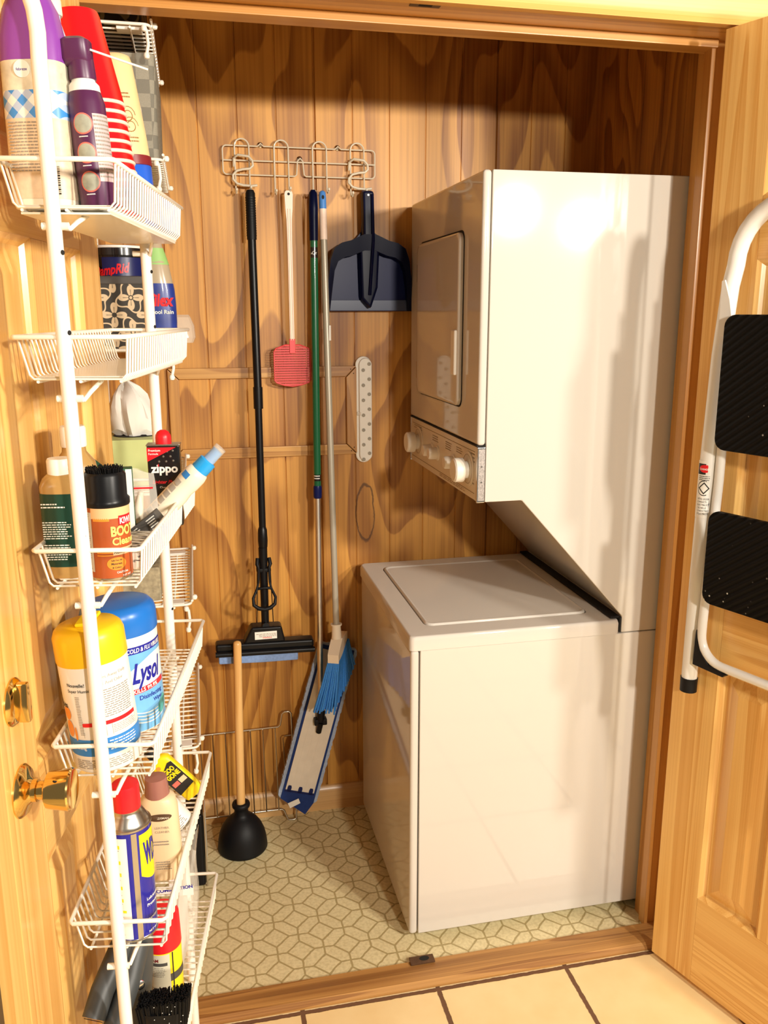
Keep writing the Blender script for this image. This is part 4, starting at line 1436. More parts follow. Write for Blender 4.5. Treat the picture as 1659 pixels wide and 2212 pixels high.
# --- things on those trays
t = thing('storage_box', 'black box with dull scroll print on the topmost wire tray', 'box', (-0.575, 0.19, on_tray('a')))
MB().box(-0.072, 0.060, -0.17, 0.19, 0.0, 0.20, 0.004).build('carton', M['damaskblack'], t)
t = thing('woven_basket', 'tall grey woven strap basket on the second wire tray', 'basket', (-0.555, 0.20, on_tray('b')))
b_ = MB()
bmw = rrect(-0.080, 0.060, -0.175, 0.185, 0.012, 3)
for (s0, z0_), (s1, z1_) in (((0.95, 0.0), (1.0, 0.188)),):
    lo = [(x * s0, y * s0, z0_) for x, y in bmw]
    hi = [(x * s1, y * s1, z1_) for x, y in bmw]
    hi2 = [(x * s1 * 0.93, y * s1 * 0.97, z1_) for x, y in bmw]
    lo2 = [(x * s0 * 0.93, y * s0 * 0.97, 0.006) for x, y in bmw]
    k = len(bmw)
    vs = lo + hi + hi2 + lo2
    fs_ = [tuple(range(k))[::-1]]
    for a in range(3):
        for i in range(k):
            fs_.append((a * k + i, a * k + (i + 1) % k, (a + 1) * k + (i + 1) % k, (a + 1) * k + i))
    fs_.append(tuple(3 * k + i for i in range(k)))
    b_.add(vs, fs_)
b_.build('body', M['weave'], t, 40)
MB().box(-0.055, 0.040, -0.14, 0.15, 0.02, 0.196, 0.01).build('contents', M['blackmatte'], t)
t = thing('pattern_box', 'dark box with cream floral print and grey lid on the wire tray', 'box', (-0.586, 0.085, on_tray('c')))
MB().box(-0.062, 0.054, -0.075, 0.025, 0.0, 0.128, 0.002).build('box_body', M['damask'], t)
MB().box(-0.064, 0.056, -0.077, 0.027, 0.124, 0.140, 0.003).build('lid', M['greydark'], t)
t = thing('moisture_tub', 'round black tub with white lid rim and red lettering behind the floral box', 'tub', (-0.600, 0.255, on_tray('c')))
MB().lathe([(0.050, 0.0), (0.052, 0.004), (0.057, 0.19), (0.0575, 0.192)], 40).build('tub_body', M['zipblack'], t, 40)
MB().lathe([(0.0575, 0.190), (0.0590, 0.1905), (0.0590, 0.2050), (0.0585, 0.2055)], 40).build('lid_band', M['zipblack'], t, 40)
MB().lathe([(0.0585, 0.2055), (0.0598, 0.2058), (0.0598, 0.2105), (0.056, 0.2115), (0.0, 0.2115)], 40).build('lid', M['whiteplastic'], t, 40)
MB().patch(0.0576, -125, -20, 0.135, 0.186, r1=0.0580).build('label', mat('midnight_label', (0.008, 0.014, 0.10), 0.35), t, 40)
letters('DampRid', 0.082, M['redcap'], t, wrap=(0.0585, -146, 0.146), bold=0.03, shear=0.25, slope=0.12, h=0.020)
t = thing('spray_bottle', 'clear spray cleaner bottle with blue label beside the floral box', 'bottle', (-0.525, 0.30, on_tray('c')))
MB().loft([(0.036, 0.022, 0.0, 2.6), (0.038, 0.024, 0.006, 2.6), (0.040, 0.025, 0.07, 2.6), (0.037, 0.024, 0.13, 2.5), (0.028, 0.021, 0.18, 2.3), (0.017, 0.016, 0.215, 2.0), (0.013, 0.013, 0.232, 2.0), (0.013, 0.013, 0.24, 2.0)], 40).build('bottle_body', M['tealtrans'], t, 60)
MB().loft([(0.0385, 0.0245, 0.004, 2.6), (0.0406, 0.0256, 0.05, 2.6), (0.0404, 0.0256, 0.09, 2.6), (0.0385, 0.0250, 0.122, 2.5), (0.0365, 0.0246, 0.135, 2.5)], 40, caps=False).build('label', mat('cool_blue_label', (0.02, 0.045, 0.28), 0.35, 0, 0.2, 0.6, 25), t, 60)
MB().loft([(0.0295, 0.0215, 0.176, 2.3), (0.0185, 0.0168, 0.212, 2.0)], 40, caps=False).build('neck_label', M['greenlabel'], t, 60)
letters('Tilex', 0.060, M['redcap'], t, T=Matrix.Translation((-0.024, -0.0262, 0.086)), bold=0.04, shear=0.15, h=0.026)
letters('Cool Rain', 0.050, M['whiteink'], t, T=Matrix.Translation((-0.016, -0.0264, 0.068)), bold=0.02)
MB().box(-0.012, 0.012, -0.03, 0.016, 0.236, 0.262, 0.004).build('trigger_head', M['blackmatte'], t)
t = thing('clear_packet', 'crumpled clear plastic packet at the far end of the wire tray', 'packet', (-0.480, 0.385, on_tray('c')))
MB().loft([(0.030, 0.020, 0.0, 3), (0.036, 0.024, 0.012, 2.4), (0.034, 0.022, 0.040, 2.2), (0.026, 0.014, 0.060, 2.4), (0.022, 0.006, 0.066, 2.0)], 18).build('film', M['clearjar'], t, 20)
t = thing('tissue_box', 'pale green tissue box with a tissue pulled up on the wire tray', 'tissue box', (-0.585, 0.155, on_tray('d')))
MB().box(-0.060, 0.050, -0.075, 0.075, 0.0, 0.100, 0.002).build('carton', M['tissuebox'], t)
MB().loft([(0.046, 0.040, 0.1005, 2.2), (0.046, 0.040, 0.1012, 2.2)], 30).build('opening', M['gap'], t)
tis = MB()
rnd = random.Random(5)
n = 26
rings = [(0.030, 0.098), (0.040, 0.110), (0.046, 0.135), (0.045, 0.160), (0.036, 0.185), (0.022, 0.202), (0.008, 0.212), (0.001, 0.214)]
ph = [rnd.uniform(0, 6.28) for _ in range(4)]
vs, fs_ = [], []
for i, (r, z) in enumerate(rings):
    for j in range(n):
        a = 2 * PI * j / n
        w = 1 + 0.14 * math.sin(3 * a + ph[0] + i * 0.5) + 0.09 * math.sin(5 * a + ph[1] - i * 0.7) + 0.06 * math.sin(9 * a + ph[2])
        vs.append((r * w * math.cos(a) + 0.004 - 0.020 * (i / 7), r * w * math.sin(a) * 0.8, z + 0.006 * math.sin(4 * a + ph[3])))
for i in range(len(rings) - 1):
    for j in range(n):
        fs_.append((i * n + j, i * n + (j + 1) % n, (i + 1) * n + (j + 1) % n, (i + 1) * n + j))
tis.add(vs, fs_).build('tissue', M['tissue'], t, 25)
t = thing('small_basket', 'small grey woven basket on the wire tray below the tissue box', 'basket', (-0.580, 0.13, on_tray('e')))
MB().box(-0.055, 0.035, -0.100, 0.110, 0.0, 0.075, 0.004).build('body', mat('pale_woven_grass', (0.36, 0.31, 0.20), 0.8, 0, 0, 0.7, 90, 0.6), t)
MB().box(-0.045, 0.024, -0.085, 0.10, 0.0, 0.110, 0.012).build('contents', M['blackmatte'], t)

# ------------------------------------------------------------------ wire rack hanging on the left door
t = thing('door_rack', 'tall white wire basket rack hung on the left pine door', 'wire rack', RK(0, 0, 0), (0, 0, -AL))
for y, pn in ((-0.537, 0.0835), (-0.075, 0.0915)):
    p = [(pn + (0.009 if y < -0.3 else 0.002), y, 0.0015), (pn, y, 1.50), (pn - 0.001, y, 1.80)]
    c = 0.05
    for i in range(9):
        a = R(90 * i / 8)
        p.append((pn - 0.088 * (1 - math.cos(a)), y, 1.83 + 0.11 * math.sin(a)))
    p.append((-0.040, y, 1.945))
    po = MB().tube([q for q in p if q[2] <= 2.5], 0.0088, 20).build('pole', M['whitepaint'], t, 60)
    for z in (1.60, 1.51, 1.265, 1.185, 1.005, 0.73):
        MB().lathe([(0.0030, 0), (0.0026, 0.0008)], 10, T=Matrix.Translation((pn + 0.0081, y - 0.0036, z)) @ Matrix.Rotation(R(90), 4, 'Y') @ Matrix.Rotation(R(25), 4, 'X')).build('rivet_hole', M['gap'], po, 0)
RIM = [1.701, 1.505, 1.245, 0.979, 0.711, 0.446]
for bi, zr in enumerate(RIM):
    zf = zr - 0.050
    mb = MB()
    loop = [(0.028, -0.538, zr), (0.150, -0.538, zr), (0.1545, -0.534, zr), (0.1545, -0.077, zr), (0.150, -0.072, zr), (0.028, -0.072, zr), (0.024, -0.077, zr), (0.024, -0.534, zr)]
    mb.tube(loop, 0.0030, 8, closed=True)
    for i in range(30):
        y = -0.524 + 0.434 * i / 29
        mb.tube([(0.0255, y, zr), (0.036, y, zf + 0.005), (0.041, y, zf), (0.145, y, zf), (0.1505, y, zf + 0.006), (0.1540, y, zr)], 0.0016, 6)
    for nn in (0.045, 0.095, 0.143):
        mb.tube([(nn, -0.524, zf - 0.0030), (nn, -0.090, zf - 0.0030)], 0.0020, 6)
    for y, s_ in ((-0.537, 1), (-0.075, -1)):
        mb.tube([(0.082, y, zf - 0.022), (0.100, y + s_ * 0.006, zf - 0.024), (0.104, y + s_ * 0.020, zf - 0.016), (0.112, y + s_ * 0.045, zf - 0.004)], 0.0030, 8)
        mb.tube([(0.070, y, zf - 0.022), (0.100, y, zf - 0.022)], 0.0045, 8)
    o = mb.build('basket', M['whitewire'], t, 60)
    if bi < 2:
        l = MB()
        l.box(0.043, 0.144, -0.520, -0.094, zf + 0.0018, zf + 0.0030)
        if bi == 0:
            l.box(0.043, 0.144, -0.522, -0.094, zf - 0.0075, zf - 0.0052)
        l.build('liner', M['liner'], o, 0)


def rk_thing(name, label, cat, n, y, z, rz=0.0, tilt=0.0, group=None):
    return thing(name, label, cat, RK(n, y, z), (0, tilt, -AL + rz), group)


FZ = [z - 0.050 + 0.0019 for z in RIM]
FZ[0] += 0.0012
FZ[1] += 0.0012

# ----- top basket
t = rk_thing('refill_bottle', 'white and purple spray bottle with gingham label at the front of the top basket', 'bottle', 0.057, -0.470, FZ[0], R(-8))
MB().loft([(0.034, 0.023, 0.0, 3), (0.0365, 0.025, 0.006, 3), (0.0365, 0.025, 0.150, 3), (0.036, 0.0245, 0.185, 2.8), (0.030, 0.022, 0.215, 2.5), (0.020, 0.018, 0.235, 2.2), (0.015, 0.015, 0.245, 2)], 44).build('bottle_body', M['creamlite'], t, 60)
MB().loft([(0.0370, 0.0255, 0.010, 3), (0.0370, 0.0255, 0.098, 3)], 44, caps=False).build('label', M['labelbeige'], t, 60)
MB().loft([(0.03705, 0.02555, 0.098, 3), (0.03705, 0.02555, 0.128, 3)], 44, caps=False).build('label', M['gingham'], t, 60)
MB().loft([(0.0370, 0.0255, 0.128, 3), (0.0368, 0.0253, 0.160, 3)], 44, caps=False).build('label', mat('floral_label', (0.74, 0.60, 0.46), 0.45, 0, 0, 0.6, 55), t, 60)
MB().loft([(0.0370, 0.0254, 0.160, 3), (0.0367, 0.0251, 0.186, 2.8), (0.0308, 0.0226, 0.216, 2.5), (0.0208, 0.0186, 0.236, 2.2), (0.020, 0.018, 0.275, 2.2), (0.012, 0.012, 0.285, 2)], 44).build('purple_cap', M['violet'], t, 60)
MB().lathe([(0.0095, 0), (0.0095, 0.0006), (0, 0.0006)], 24, T=Matrix.Translation((-0.004, -0.0256, 0.150)) @ Matrix.Rotation(R(90), 4, 'X')).build('round_logo', M['white'], t, 0)
letters('febreze', 0.013, M['deepblue'], t, T=Matrix.Translation((-0.0105, -0.0264, 0.148)), bold=0.01)
MB().textrows(0, -0.026, 0.020, 0.094, 0.038, 16, seed=8, flat=-0.0258).build('small_print', M['greyink'], t, 0)
bc = MB()
rnd = random.Random(2)
z = 0.045
while z > 0.014:
    hh = rnd.choice((0.0007, 0.0012, 0.0018))
    bc.quad((0.020, -0.0259, z - hh), (0.031, -0.0257, z - hh), (0.031, -0.0257, z), (0.020, -0.0259, z))
    z -= hh + 0.0011
bc.build('barcode', M['ink'], t, 0)
t = rk_thing('blue_spray_bottle', 'light blue plastic bottle squeezed behind the gingham labelled bottle', 'bottle', 0.080, -0.424, FZ[0], 0, R(-3))
MB().loft([(0.022, 0.021, 0.0, 2.4), (0.024, 0.023, 0.006, 2.4), (0.024, 0.023, 0.125, 2.4), (0.021, 0.021, 0.165, 2.3), (0.014, 0.014, 0.200, 2), (0.0095, 0.0095, 0.218, 2), (0.0095, 0.0095, 0.228, 2)], 36).build('bottle_body', M['lightblue'], t, 60)
MB().lathe([(0.012, 0.226), (0.0125, 0.228), (0.0125, 0.243), (0.0105, 0.247), (0.0, 0.247)], 28).build('cap', M['creamlite'], t, 50)
MB().loft([(0.0244, 0.0234, 0.095, 2.4), (0.0244, 0.0234, 0.122, 2.4)], 36, caps=False).build('label', M['blue'], t, 60)
t = rk_thing('carpet_spray_can', 'slim purple aerosol can with round pictures and a white straw in the top basket', 'aerosol can', 0.1195, -0.468, FZ[0], 0, R(-3.5))
r = 0.0215
MB().lathe([(r - 0.001, 0.0), (r, 0.002), (r, 0.118), (r - 0.002, 0.126), (0.0165, 0.137)], 40).build('can_body', M['purple'], t, 50)
MB().lathe([(r - 0.003, 0.1265), (0.0175, 0.1385), (0.0135, 0.143), (0.0135, 0.146)], 40).build('shoulder', M['white'], t, 50)
cpn = MB().lathe([(0.0150, 0.1445), (0.0155, 0.147), (0.0148, 0.166), (0.0, 0.168)], 32)
cpn.loft([(0.0155, 0.013, 0.160, 3, -0.002, 0.002), (0.0180, 0.0165, 0.166, 3.2, -0.004, 0.0), (0.0180, 0.0165, 0.186, 3.2, -0.004, 0.0), (0.012, 0.011, 0.190, 3, -0.004, 0.0)], 28)
cpn.build('spray_cap', M['purple'], t, 50)
MB().tube([(0.0135, -0.006, 0.176), (0.073, 0.020, 0.1585)], 0.0013, 8).build('straw', M['white'], t, 50)
MB().patch(r + 0.0003, -64, 20, 0.030, 0.105).build('text_panel', mat('mauve_panel', (0.60, 0.42, 0.42), 0.45), t, 40)
MB().textrows(r + 0.0006, -62, 10, 0.103, 0.032, 16, seed=14).build('small_print', M['greyink'], t, 0)
for zc in (0.094, 0.062, 0.030):
    T0 = Matrix.Rotation(R(-96), 4, 'Z')
    dk, rg = MB(), MB()
    for rad, mb_ in ((0.0118, rg), (0.0102, dk)):
        vs = [(r + (0.0004 if rad > 0.011 else 0.0007), 0, zc)]
        for j in range(28):
            a = 2 * PI * j / 28
            th_ = rad * math.cos(a) / r
            rr2 = r + (0.0004 if rad > 0.011 else 0.0007)
            vs.append((rr2 * math.cos(th_), rr2 * math.sin(th_), zc + rad * math.sin(a)))
        mb_.fan(vs, T0)
    rg.build('picture_ring', M['pinkring'], t, 40)
    dk.build('picture', M['photo'], t, 40)
    MB().textrows(r + 0.0006, -112, -84, zc - 0.0135, zc - 0.0165, 1, seed=int(zc * 999), fill=0.95).build('small_print', M['whiteink'], t, 0)
# cups
cup0 = None
ncup = 13
CX, CY = 0.090, -0.292
cup_lean = R(-6.5)
for i in range(ncup):
    z = FZ[0] + i * 0.0125
    off = i * 0.0125 * math.tan(cup_lean)
    if cup0 is None:
        cup0 = rk_thing('plastic_cup', 'red plastic cup nested upside down in the stack, only its white rim edge showing', 'cup', CX, CY, z, 0, cup_lean, 'stack of red plastic cups')
        MB().lathe([(0.0462, 0.004), (0.0455, 0.006), (0.0330, 0.114), (0.0315, 0.119), (0.029, 0.120), (0.0, 0.120)], 40).build('cup_wall', M['red'], cup0, 50)
        MB().lathe([(0.0440, 0.0), (0.0462, 0.0005), (0.0472, 0.0025), (0.0462, 0.0045), (0.0440, 0.005), (0.0440, 0.0)], 40, caps=False).build('rim', M['creamlite'], cup0, 60, 'white rim edge')
    else:
        lab = None
        if i == ncup - 1:
            lab = 'topmost red plastic cup of the stack, upside down with its whole side showing'
        copy_thing(cup0, RK(CX + off, CY, z), lab)
t = rk_thing('printed_canister', 'cream tapered canister with brown scroll print and blue base in the top basket', 'canister', 0.101, -0.165, FZ[0], 0, R(-5))
MB().lathe([(0.026, 0.105), (0.033, 0.108), (0.032, 0.14), (0.026, 0.242), (0.024, 0.250), (0.018, 0.253), (0.0, 0.253)], 40).build('sleeve', mat('cream_print', (0.82, 0.60, 0.30), 0.5, 0, 0, 0.12, 40), t, 50)
MB().lathe([(0.030, 0.094), (0.0345, 0.096), (0.0345, 0.109), (0.030, 0.111)], 40).build('ring', M['maroon'], t, 50)
MB().lathe([(0.028, 0.0), (0.030, 0.003), (0.033, 0.095), (0.030, 0.098)], 40).build('base', M['blue'], t, 50)
sw = MB()
for k, zc in enumerate((0.165, 0.150)):
    p = []
    for i in range(26):
        a = i * 0.42
        rad = 0.013 * (1 - i / 34)
        th_ = R(-62 + k * 4) + rad * math.cos(a) / 0.031
        rr2 = 0.0312 - (zc - 0.15) * 0.05 - rad * math.sin(a) * 0.05
        p.append((rr2 * math.cos(th_), rr2 * math.sin(th_), zc + rad * math.sin(a)))
    sw.tube(p, 0.0008, 5)
sw.build('scroll_print', mat('brown_print', (0.30, 0.15, 0.04), 0.6), t, 40)
sw = MB()
sw.textrows(0.0297, -95, -40, 0.196, 0.186, 2, seed=21)
sw.build('small_print', mat('brown_print', (0.30, 0.15, 0.04), 0.6), t, 0)
sw = MB().textrows(0.0326, -80, -40, 0.134, 0.124, 2, seed=22)
sw.build('small_print', mat('brown_print', (0.30, 0.15, 0.04), 0.6), t, 0)

# ----- third basket
t = rk_thing('oil_bottle', 'dark green labelled bottle with white cap at the front of the third basket', 'bottle', 0.047, -0.478, FZ[2])
MB().loft([(0.024, 0.020, 0.0, 3), (0.026, 0.022, 0.006, 3), (0.026, 0.022, 0.120, 3), (0.022, 0.019, 0.130, 2.6), (0.014, 0.014, 0.137, 2)], 40).build('bottle_body', M['amber'], t, 60)
MB().loft([(0.0264, 0.0224, 0.016, 3), (0.0264, 0.0224, 0.112, 3)], 40, caps=False).build('label', M['bottlegreen'], t, 60)
MB().lathe([(0.0155, 0.134), (0.016, 0.136), (0.016, 0.152), (0.0145, 0.155), (0.0, 0.155)], 30).build('cap', M['whiteplastic'], t, 50)
tx = MB().textrows(0, -0.021, 0.012, 0.100, 0.092, 2, seed=31, flat=-0.0228, fill=0.6)
tx.build('small_print', M['whiteink'], t, 0)
tx = MB().textrows(0, -0.021, 0.016, 0.076, 0.052, 8, seed=32, flat=-0.0228)
tx.build('small_print', M['whiteink'], t, 0)
tx = MB().textrows(0, -0.021, 0.014, 0.046, 0.024, 7, seed=33, flat=-0.0228)
tx.build('small_print', M['whiteink'], t, 0)
t = rk_thing('amber_bottle', 'amber bottle with white cap behind the green labelled bottle and the pole', 'bottle', 0.045, -0.405, FZ[2])
MB().loft([(0.026, 0.024, 0.0, 2.6), (0.028, 0.026, 0.006, 2.6), (0.028, 0.026, 0.125, 2.6), (0.026, 0.024, 0.138, 2.4), (0.016, 0.016, 0.152, 2), (0.015, 0.015, 0.160, 2)], 40).build('bottle_body', M['amber'], t, 60)
MB().lathe([(0.0165, 0.159), (0.0172, 0.161), (0.0172, 0.184), (0.0155, 0.187), (0.0, 0.187)], 30).build('cap', M['whiteplastic'], t, 50)
t = rk_thing('boot_cleaner_can', 'brown and orange boot cleaner aerosol with black brush cap in the third basket', 'aerosol can', 0.105, -0.488, FZ[2])
r = 0.0275
MB().lathe([(r - 0.0015, 0.0), (r, 0.002), (r, 0.004)], 40).build('can_base', M['tin'], t, 50)
MB().lathe([(r, 0.004), (r, 0.098)], 40).build('can_body', M['rust'], t, 50)
MB().lathe([(r + 0.001, 0.096), (r + 0.0018, 0.098), (r + 0.0018, 0.104), (r - 0.001, 0.107), (r - 0.0012, 0.135), (r - 0.004, 0.139), (0.0, 0.139)], 40).build('cap', M['black'], t, 50)
bs = MB()
rnd = random.Random(9)
for i in range(260):
    a, rr2 = rnd.uniform(0, 6.283), 0.023 * math.sqrt(rnd.random())
    bs.tube([(rr2 * math.cos(a), rr2 * math.sin(a), 0.1385), (rr2 * math.cos(a) * 1.04, rr2 * math.sin(a) * 1.04, 0.1445 + rnd.uniform(-0.001, 0.001))], 0.0007, 4)
bs.build('brush_bristles', M['blackmatte'], t, 0)
th0 = -72
MB().patch(r + 0.0003, th0 - 50, th0 + 90, 0.082, 0.096).build('pale_band', mat('pale_orange_label', (0.80, 0.50, 0.25), 0.4), t, 40)
MB().patch(r + 0.0003, th0 - 44, th0 + 0, 0.079, 0.083).build('orange_band', M['orange'], t, 40)
MB().patch(r + 0.0003, th0 - 88, th0 - 50, 0.012, 0.090).build('text_panel', mat('grey_panel', (0.62, 0.60, 0.54), 0.5), t, 40)
MB().textrows(r + 0.0006, th0 - 86, th0 - 56, 0.088, 0.014, 26, seed=40).build('small_print', M['greyink'], t, 0)
st3 = MB()
for zz in (0.0405, 0.0370, 0.0335):
    st3.patch(r + 0.0003, th0 - 38, th0 + 6, zz, zz + 0.0016)
st3.build('stripes', M['orange'], t, 40)
MB().patch(r + 0.0004, th0 + 4, th0 + 90, 0.034, 0.043).build('banner', M['cream'], t, 40)
letters('Removes Dirt', 0.036, M['ink'], t, wrap=(r + 0.0007, th0 + 6, 0.0362), shear=0.3, bold=0.01)
letters('BOOT', 0.037, M['creamtext'], t, wrap=(r + 0.0006, th0 + 2, 0.0595), h=0.0125, bold=0.04)
letters('Cleaner', 0.040, M['creamtext'], t, wrap=(r + 0.0006, th0 + 4, 0.0475), h=0.0095, bold=0.03)
MB().patch(r + 0.0005, th0 + 24, th0 + 70, 0.072, 0.085).build('logo_badge', M['redcap'], t, 40)
letters('KIWI', 0.0185, M['whiteink'], t, wrap=(r + 0.0009, th0 + 27, 0.0745), h=0.008, bold=0.03)
ov = MB()
vs = [(r + 0.0004, 0, 0.023)]
for j in range(28):
    a = 2 * PI * j / 28
    q = 0.0125 * math.cos(a) / r
    vs.append(((r + 0.0004) * math.cos(q), (r + 0.0004) * math.sin(q), 0.023 + 0.0085 * math.sin(a)))
ov.fan(vs, Matrix.Rotation(R(th0 + 12), 4, 'Z'))
ov.build('oval_badge', M['orange'], t, 40)
for q, (tx_, w_) in enumerate((('Safe For All', 0.014), ('Materials', 0.014), ('& Colors', 0.012))):
    letters(tx_, w_, M['ink'], t, wrap=(r + 0.0008, th0 + 12 - math.degrees(w_ / 2 / r), 0.0265 - q * 0.0048), bold=0.01)
letters('CAUTION:', 0.016, M['whiteink'], t, wrap=(r + 0.0006, th0 + 10, 0.0100), bold=0.015)
letters('NET WT', 0.013, M['whiteink'], t, wrap=(r + 0.0006, th0 + 26, 0.0050), bold=0.01)
t = rk_thing('green_carton', 'small green carton with yellow dot standing behind the boot cleaner can', 'carton', 0.082, -0.345, FZ[2], R(8))
MB().box(-0.024, 0.024, -0.010, 0.010, 0.0, 0.118, 0.001).build('carton_body', mat('green_card', (0.012, 0.10, 0.045), 0.5), t)
MB().prism([(-0.028, 0.095), (-0.010, 0.095), (-0.010, 0.120), (-0.028, 0.136)], -0.012, -0.0105, axis='Y').build('flap', mat('dark_green_card', (0.008, 0.05, 0.022), 0.5), t)
MB().lathe([(0.0042, 0), (0.0042, 0.0005), (0, 0.0005)], 18, T=Matrix.Translation((-0.0225, -0.0121, 0.118)) @ Matrix.Rotation(R(90), 4, 'X')).build('round_logo', M['yellow'], t, 0)
MB().box(0.0155, 0.0242, -0.0106, -0.0095, 0.0, 0.117).build('side_panel', M['white'], t, 0)
t = rk_thing('zip_bag', 'small clear zip bag with a red seal line beside the black lighter fluid tin', 'bag', 0.104, -0.295, FZ[2], R(4))
bg_ = MB()
nx_, nz_ = 9, 12
vs, fs_ = [], []
for s_ in (-1, 1):
    for i in range(nz_ + 1):
        for j in range(nx_ + 1):
            u, v = j / nx_, i / nz_
            bul = math.sin(PI * u) * (0.35 + 0.65 * (1 - v)) * 0.009 + 0.002 * math.sin(7 * u + 5 * v)
            vs.append((-0.022 + 0.044 * u + 0.004 * math.sin(3 * v), s_ * abs(bul), 0.104 * v + 0.004 * math.sin(5 * u)))
for s_ in range(2):
    o_ = s_ * (nx_ + 1) * (nz_ + 1)
    for i in range(nz_):
        for j in range(nx_):
            a = o_ + i * (nx_ + 1) + j
            fs_.append((a, a + 1, a + nx_ + 2, a + nx_ + 1))
bg_.add(vs, fs_).build('film', M['clearbag'], t, 60)
MB().box(-0.020, 0.021, -0.0065, -0.0055, 0.0775, 0.0800).build('seal_line', M['redcap'], t, 0)
MB().tube([(-0.006, 0, 0.004), (-0.002, -0.002, 0.05), (0.002, 0, 0.072)], [0.006, 0.007, 0.004], 10).build('contents', M['creamlite'], t, 50)
t = rk_thing('lighter_fluid_tin', 'black lighter fluid tin with red corner and red cap in the third basket', 'tin', 0.128, -0.212, FZ[2], R(4))
MB().box(-0.0255, 0.0255, -0.012, 0.012, 0.0, 0.132, 0.003, 3).build('tin_body', M['zipblack'], t)
MB().box(-0.0262, 0.0262, -0.0127, 0.0127, 0.1305, 0.1335, 0.001).build('seam_rim', M['tin'], t)
MB().lathe([(0.0125, 0.133), (0.0125, 0.143), (0.0118, 0.147), (0.009, 0.152), (0.004, 0.155), (0.0, 0.155)], 12).build('cap', M['redcap'], t, 30)
MB().prism([(-0.0252, 0.1285), (0.020, 0.1285), (-0.0252, 0.106)], -0.0126, -0.0120, axis='Y').build('red_corner', M['redcap'], t, 0)
for q, (tx_, w_) in enumerate((('Premium', 0.0185), ('Formula', 0.0150))):
    letters(tx_, w_, M['whiteink'], t, T=Matrix.Translation((-0.0228, -0.0129, 0.1222 - q * 0.0052)), bold=0.01)
dots = MB()
for x, z in ((0.006, 0.122), (0.015, 0.123), (0.000, 0.114), (0.011, 0.114), (-0.007, 0.106), (0.004, 0.106), (0.015, 0.107)):
    dots.lathe([(0.0017, 0), (0, 0.0002)], 12, T=Matrix.Translation((x, -0.0124, z)) @ Matrix.Rotation(R(90), 4, 'X'))
dots.build('dots', M['tin'], t, 0)
letters('zippo', 0.042, M['whiteink'], t, T=Matrix.Translation((-0.0205, -0.0128, 0.0885)), bold=0.035, h=0.0135)
MB().prism([(-0.0100, 0.0985), (-0.0072, 0.0985), (-0.0080, 0.1030)], -0.0131, -0.0128, axis='Y').build('flame_mark', M['redcap'], t, 0)
letters('Lighter Fluid', 0.040, M['redcap'], t, T=Matrix.Translation((-0.0190, -0.0128, 0.0705)), bold=0.025, shear=0.3)
letters('Cleaner', 0.014, M['whiteink'], t, T=Matrix.Translation((-0.008, -0.0128, 0.0630)), bold=0.01)
# tube of spray leaning out over the rim
base = Vector((0.101, -0.262, 1.2045))
tip_ = Vector((0.224, -0.252, 1.329))
dirv = (tip_ - base).normalized()
t = thing('pump_bottle', 'cream pump bottle with bright blue top leaning out over the rim of the third basket', 'bottle', RK(*base), (0, 0, -AL))
TD = rot_to((0, 0, 0), dirv, R(0))
LT = (tip_ - base).length
MB().lathe([(0.0165, 0.0), (0.0185, 0.004), (0.0188, 0.075), (0.0170, 0.088), (0.0185, 0.100), (0.0185, 0.116), (0.0165, 0.124), (0.011, 0.128)], 32, T=TD).build('bottle_body', M['creamlite'], t, 60)
pc_ = MB().lathe([(0.0140, 0.125), (0.0145, 0.127), (0.0140, 0.145), (0.0095, 0.147), (0.0085, 0.168), (0.0, 0.169)], 28, T=TD)
pco = pc_.build('pump_collar', mat('cyan_blue_plastic', (0.02, 0.35, 0.80), 0.3), t, 50)
MB().lathe([(0.0100, 0.147), (0.0098, 0.1745), (0.0, 0.1755)], 24, T=TD).build('clear_cap', M['clearjar'], pco, 50)
bars = MB()
for i in range(7):
    z = 0.012 + i * 0.0125
    bars.patch(0.0192, -150, -112, z, z + 0.0095, T=TD)
bars.build('barcode', M['paletext'], t, 40)
MB().patch(0.0190, -148, -105, 0.104, 0.114, T=TD).build('blue_mark', M['blueband'], t, 40)
t = thing('flat_carton', 'flat charcoal carton with rows of pale print lying under the leaning pump bottle', 'carton', RK(0.124, -0.345, 1.2265), (0, R(-37), -AL))
MB().box(-0.024, 0.024, -0.010, 0.016, -0.013, 0.013, 0.001).build('carton_body', M['greydark'], t)
tx = MB().textrows(0, -0.022, -0.008, 0.009, -0.010, 5, seed=51, flat=-0.0104)
tx.build('small_print', M['whiteink'], t, 0)
tx = MB().textrows(0, 0.006, 0.021, 0.009, -0.010, 5, seed=52, flat=-0.0104)
tx.build('small_print', M['whiteink'], t, 0)
t = thing('fuzzy_pad', 'fuzzy cream and black striped paper pad lying in the third basket', 'pad', RK(0.122, -0.28, FZ[2]), (0, 0, -AL))
MB().box(-0.026, 0.024, -0.19, 0.165, 0.0, 0.026, 0.006).build('pad_body', M['zebra'], t)

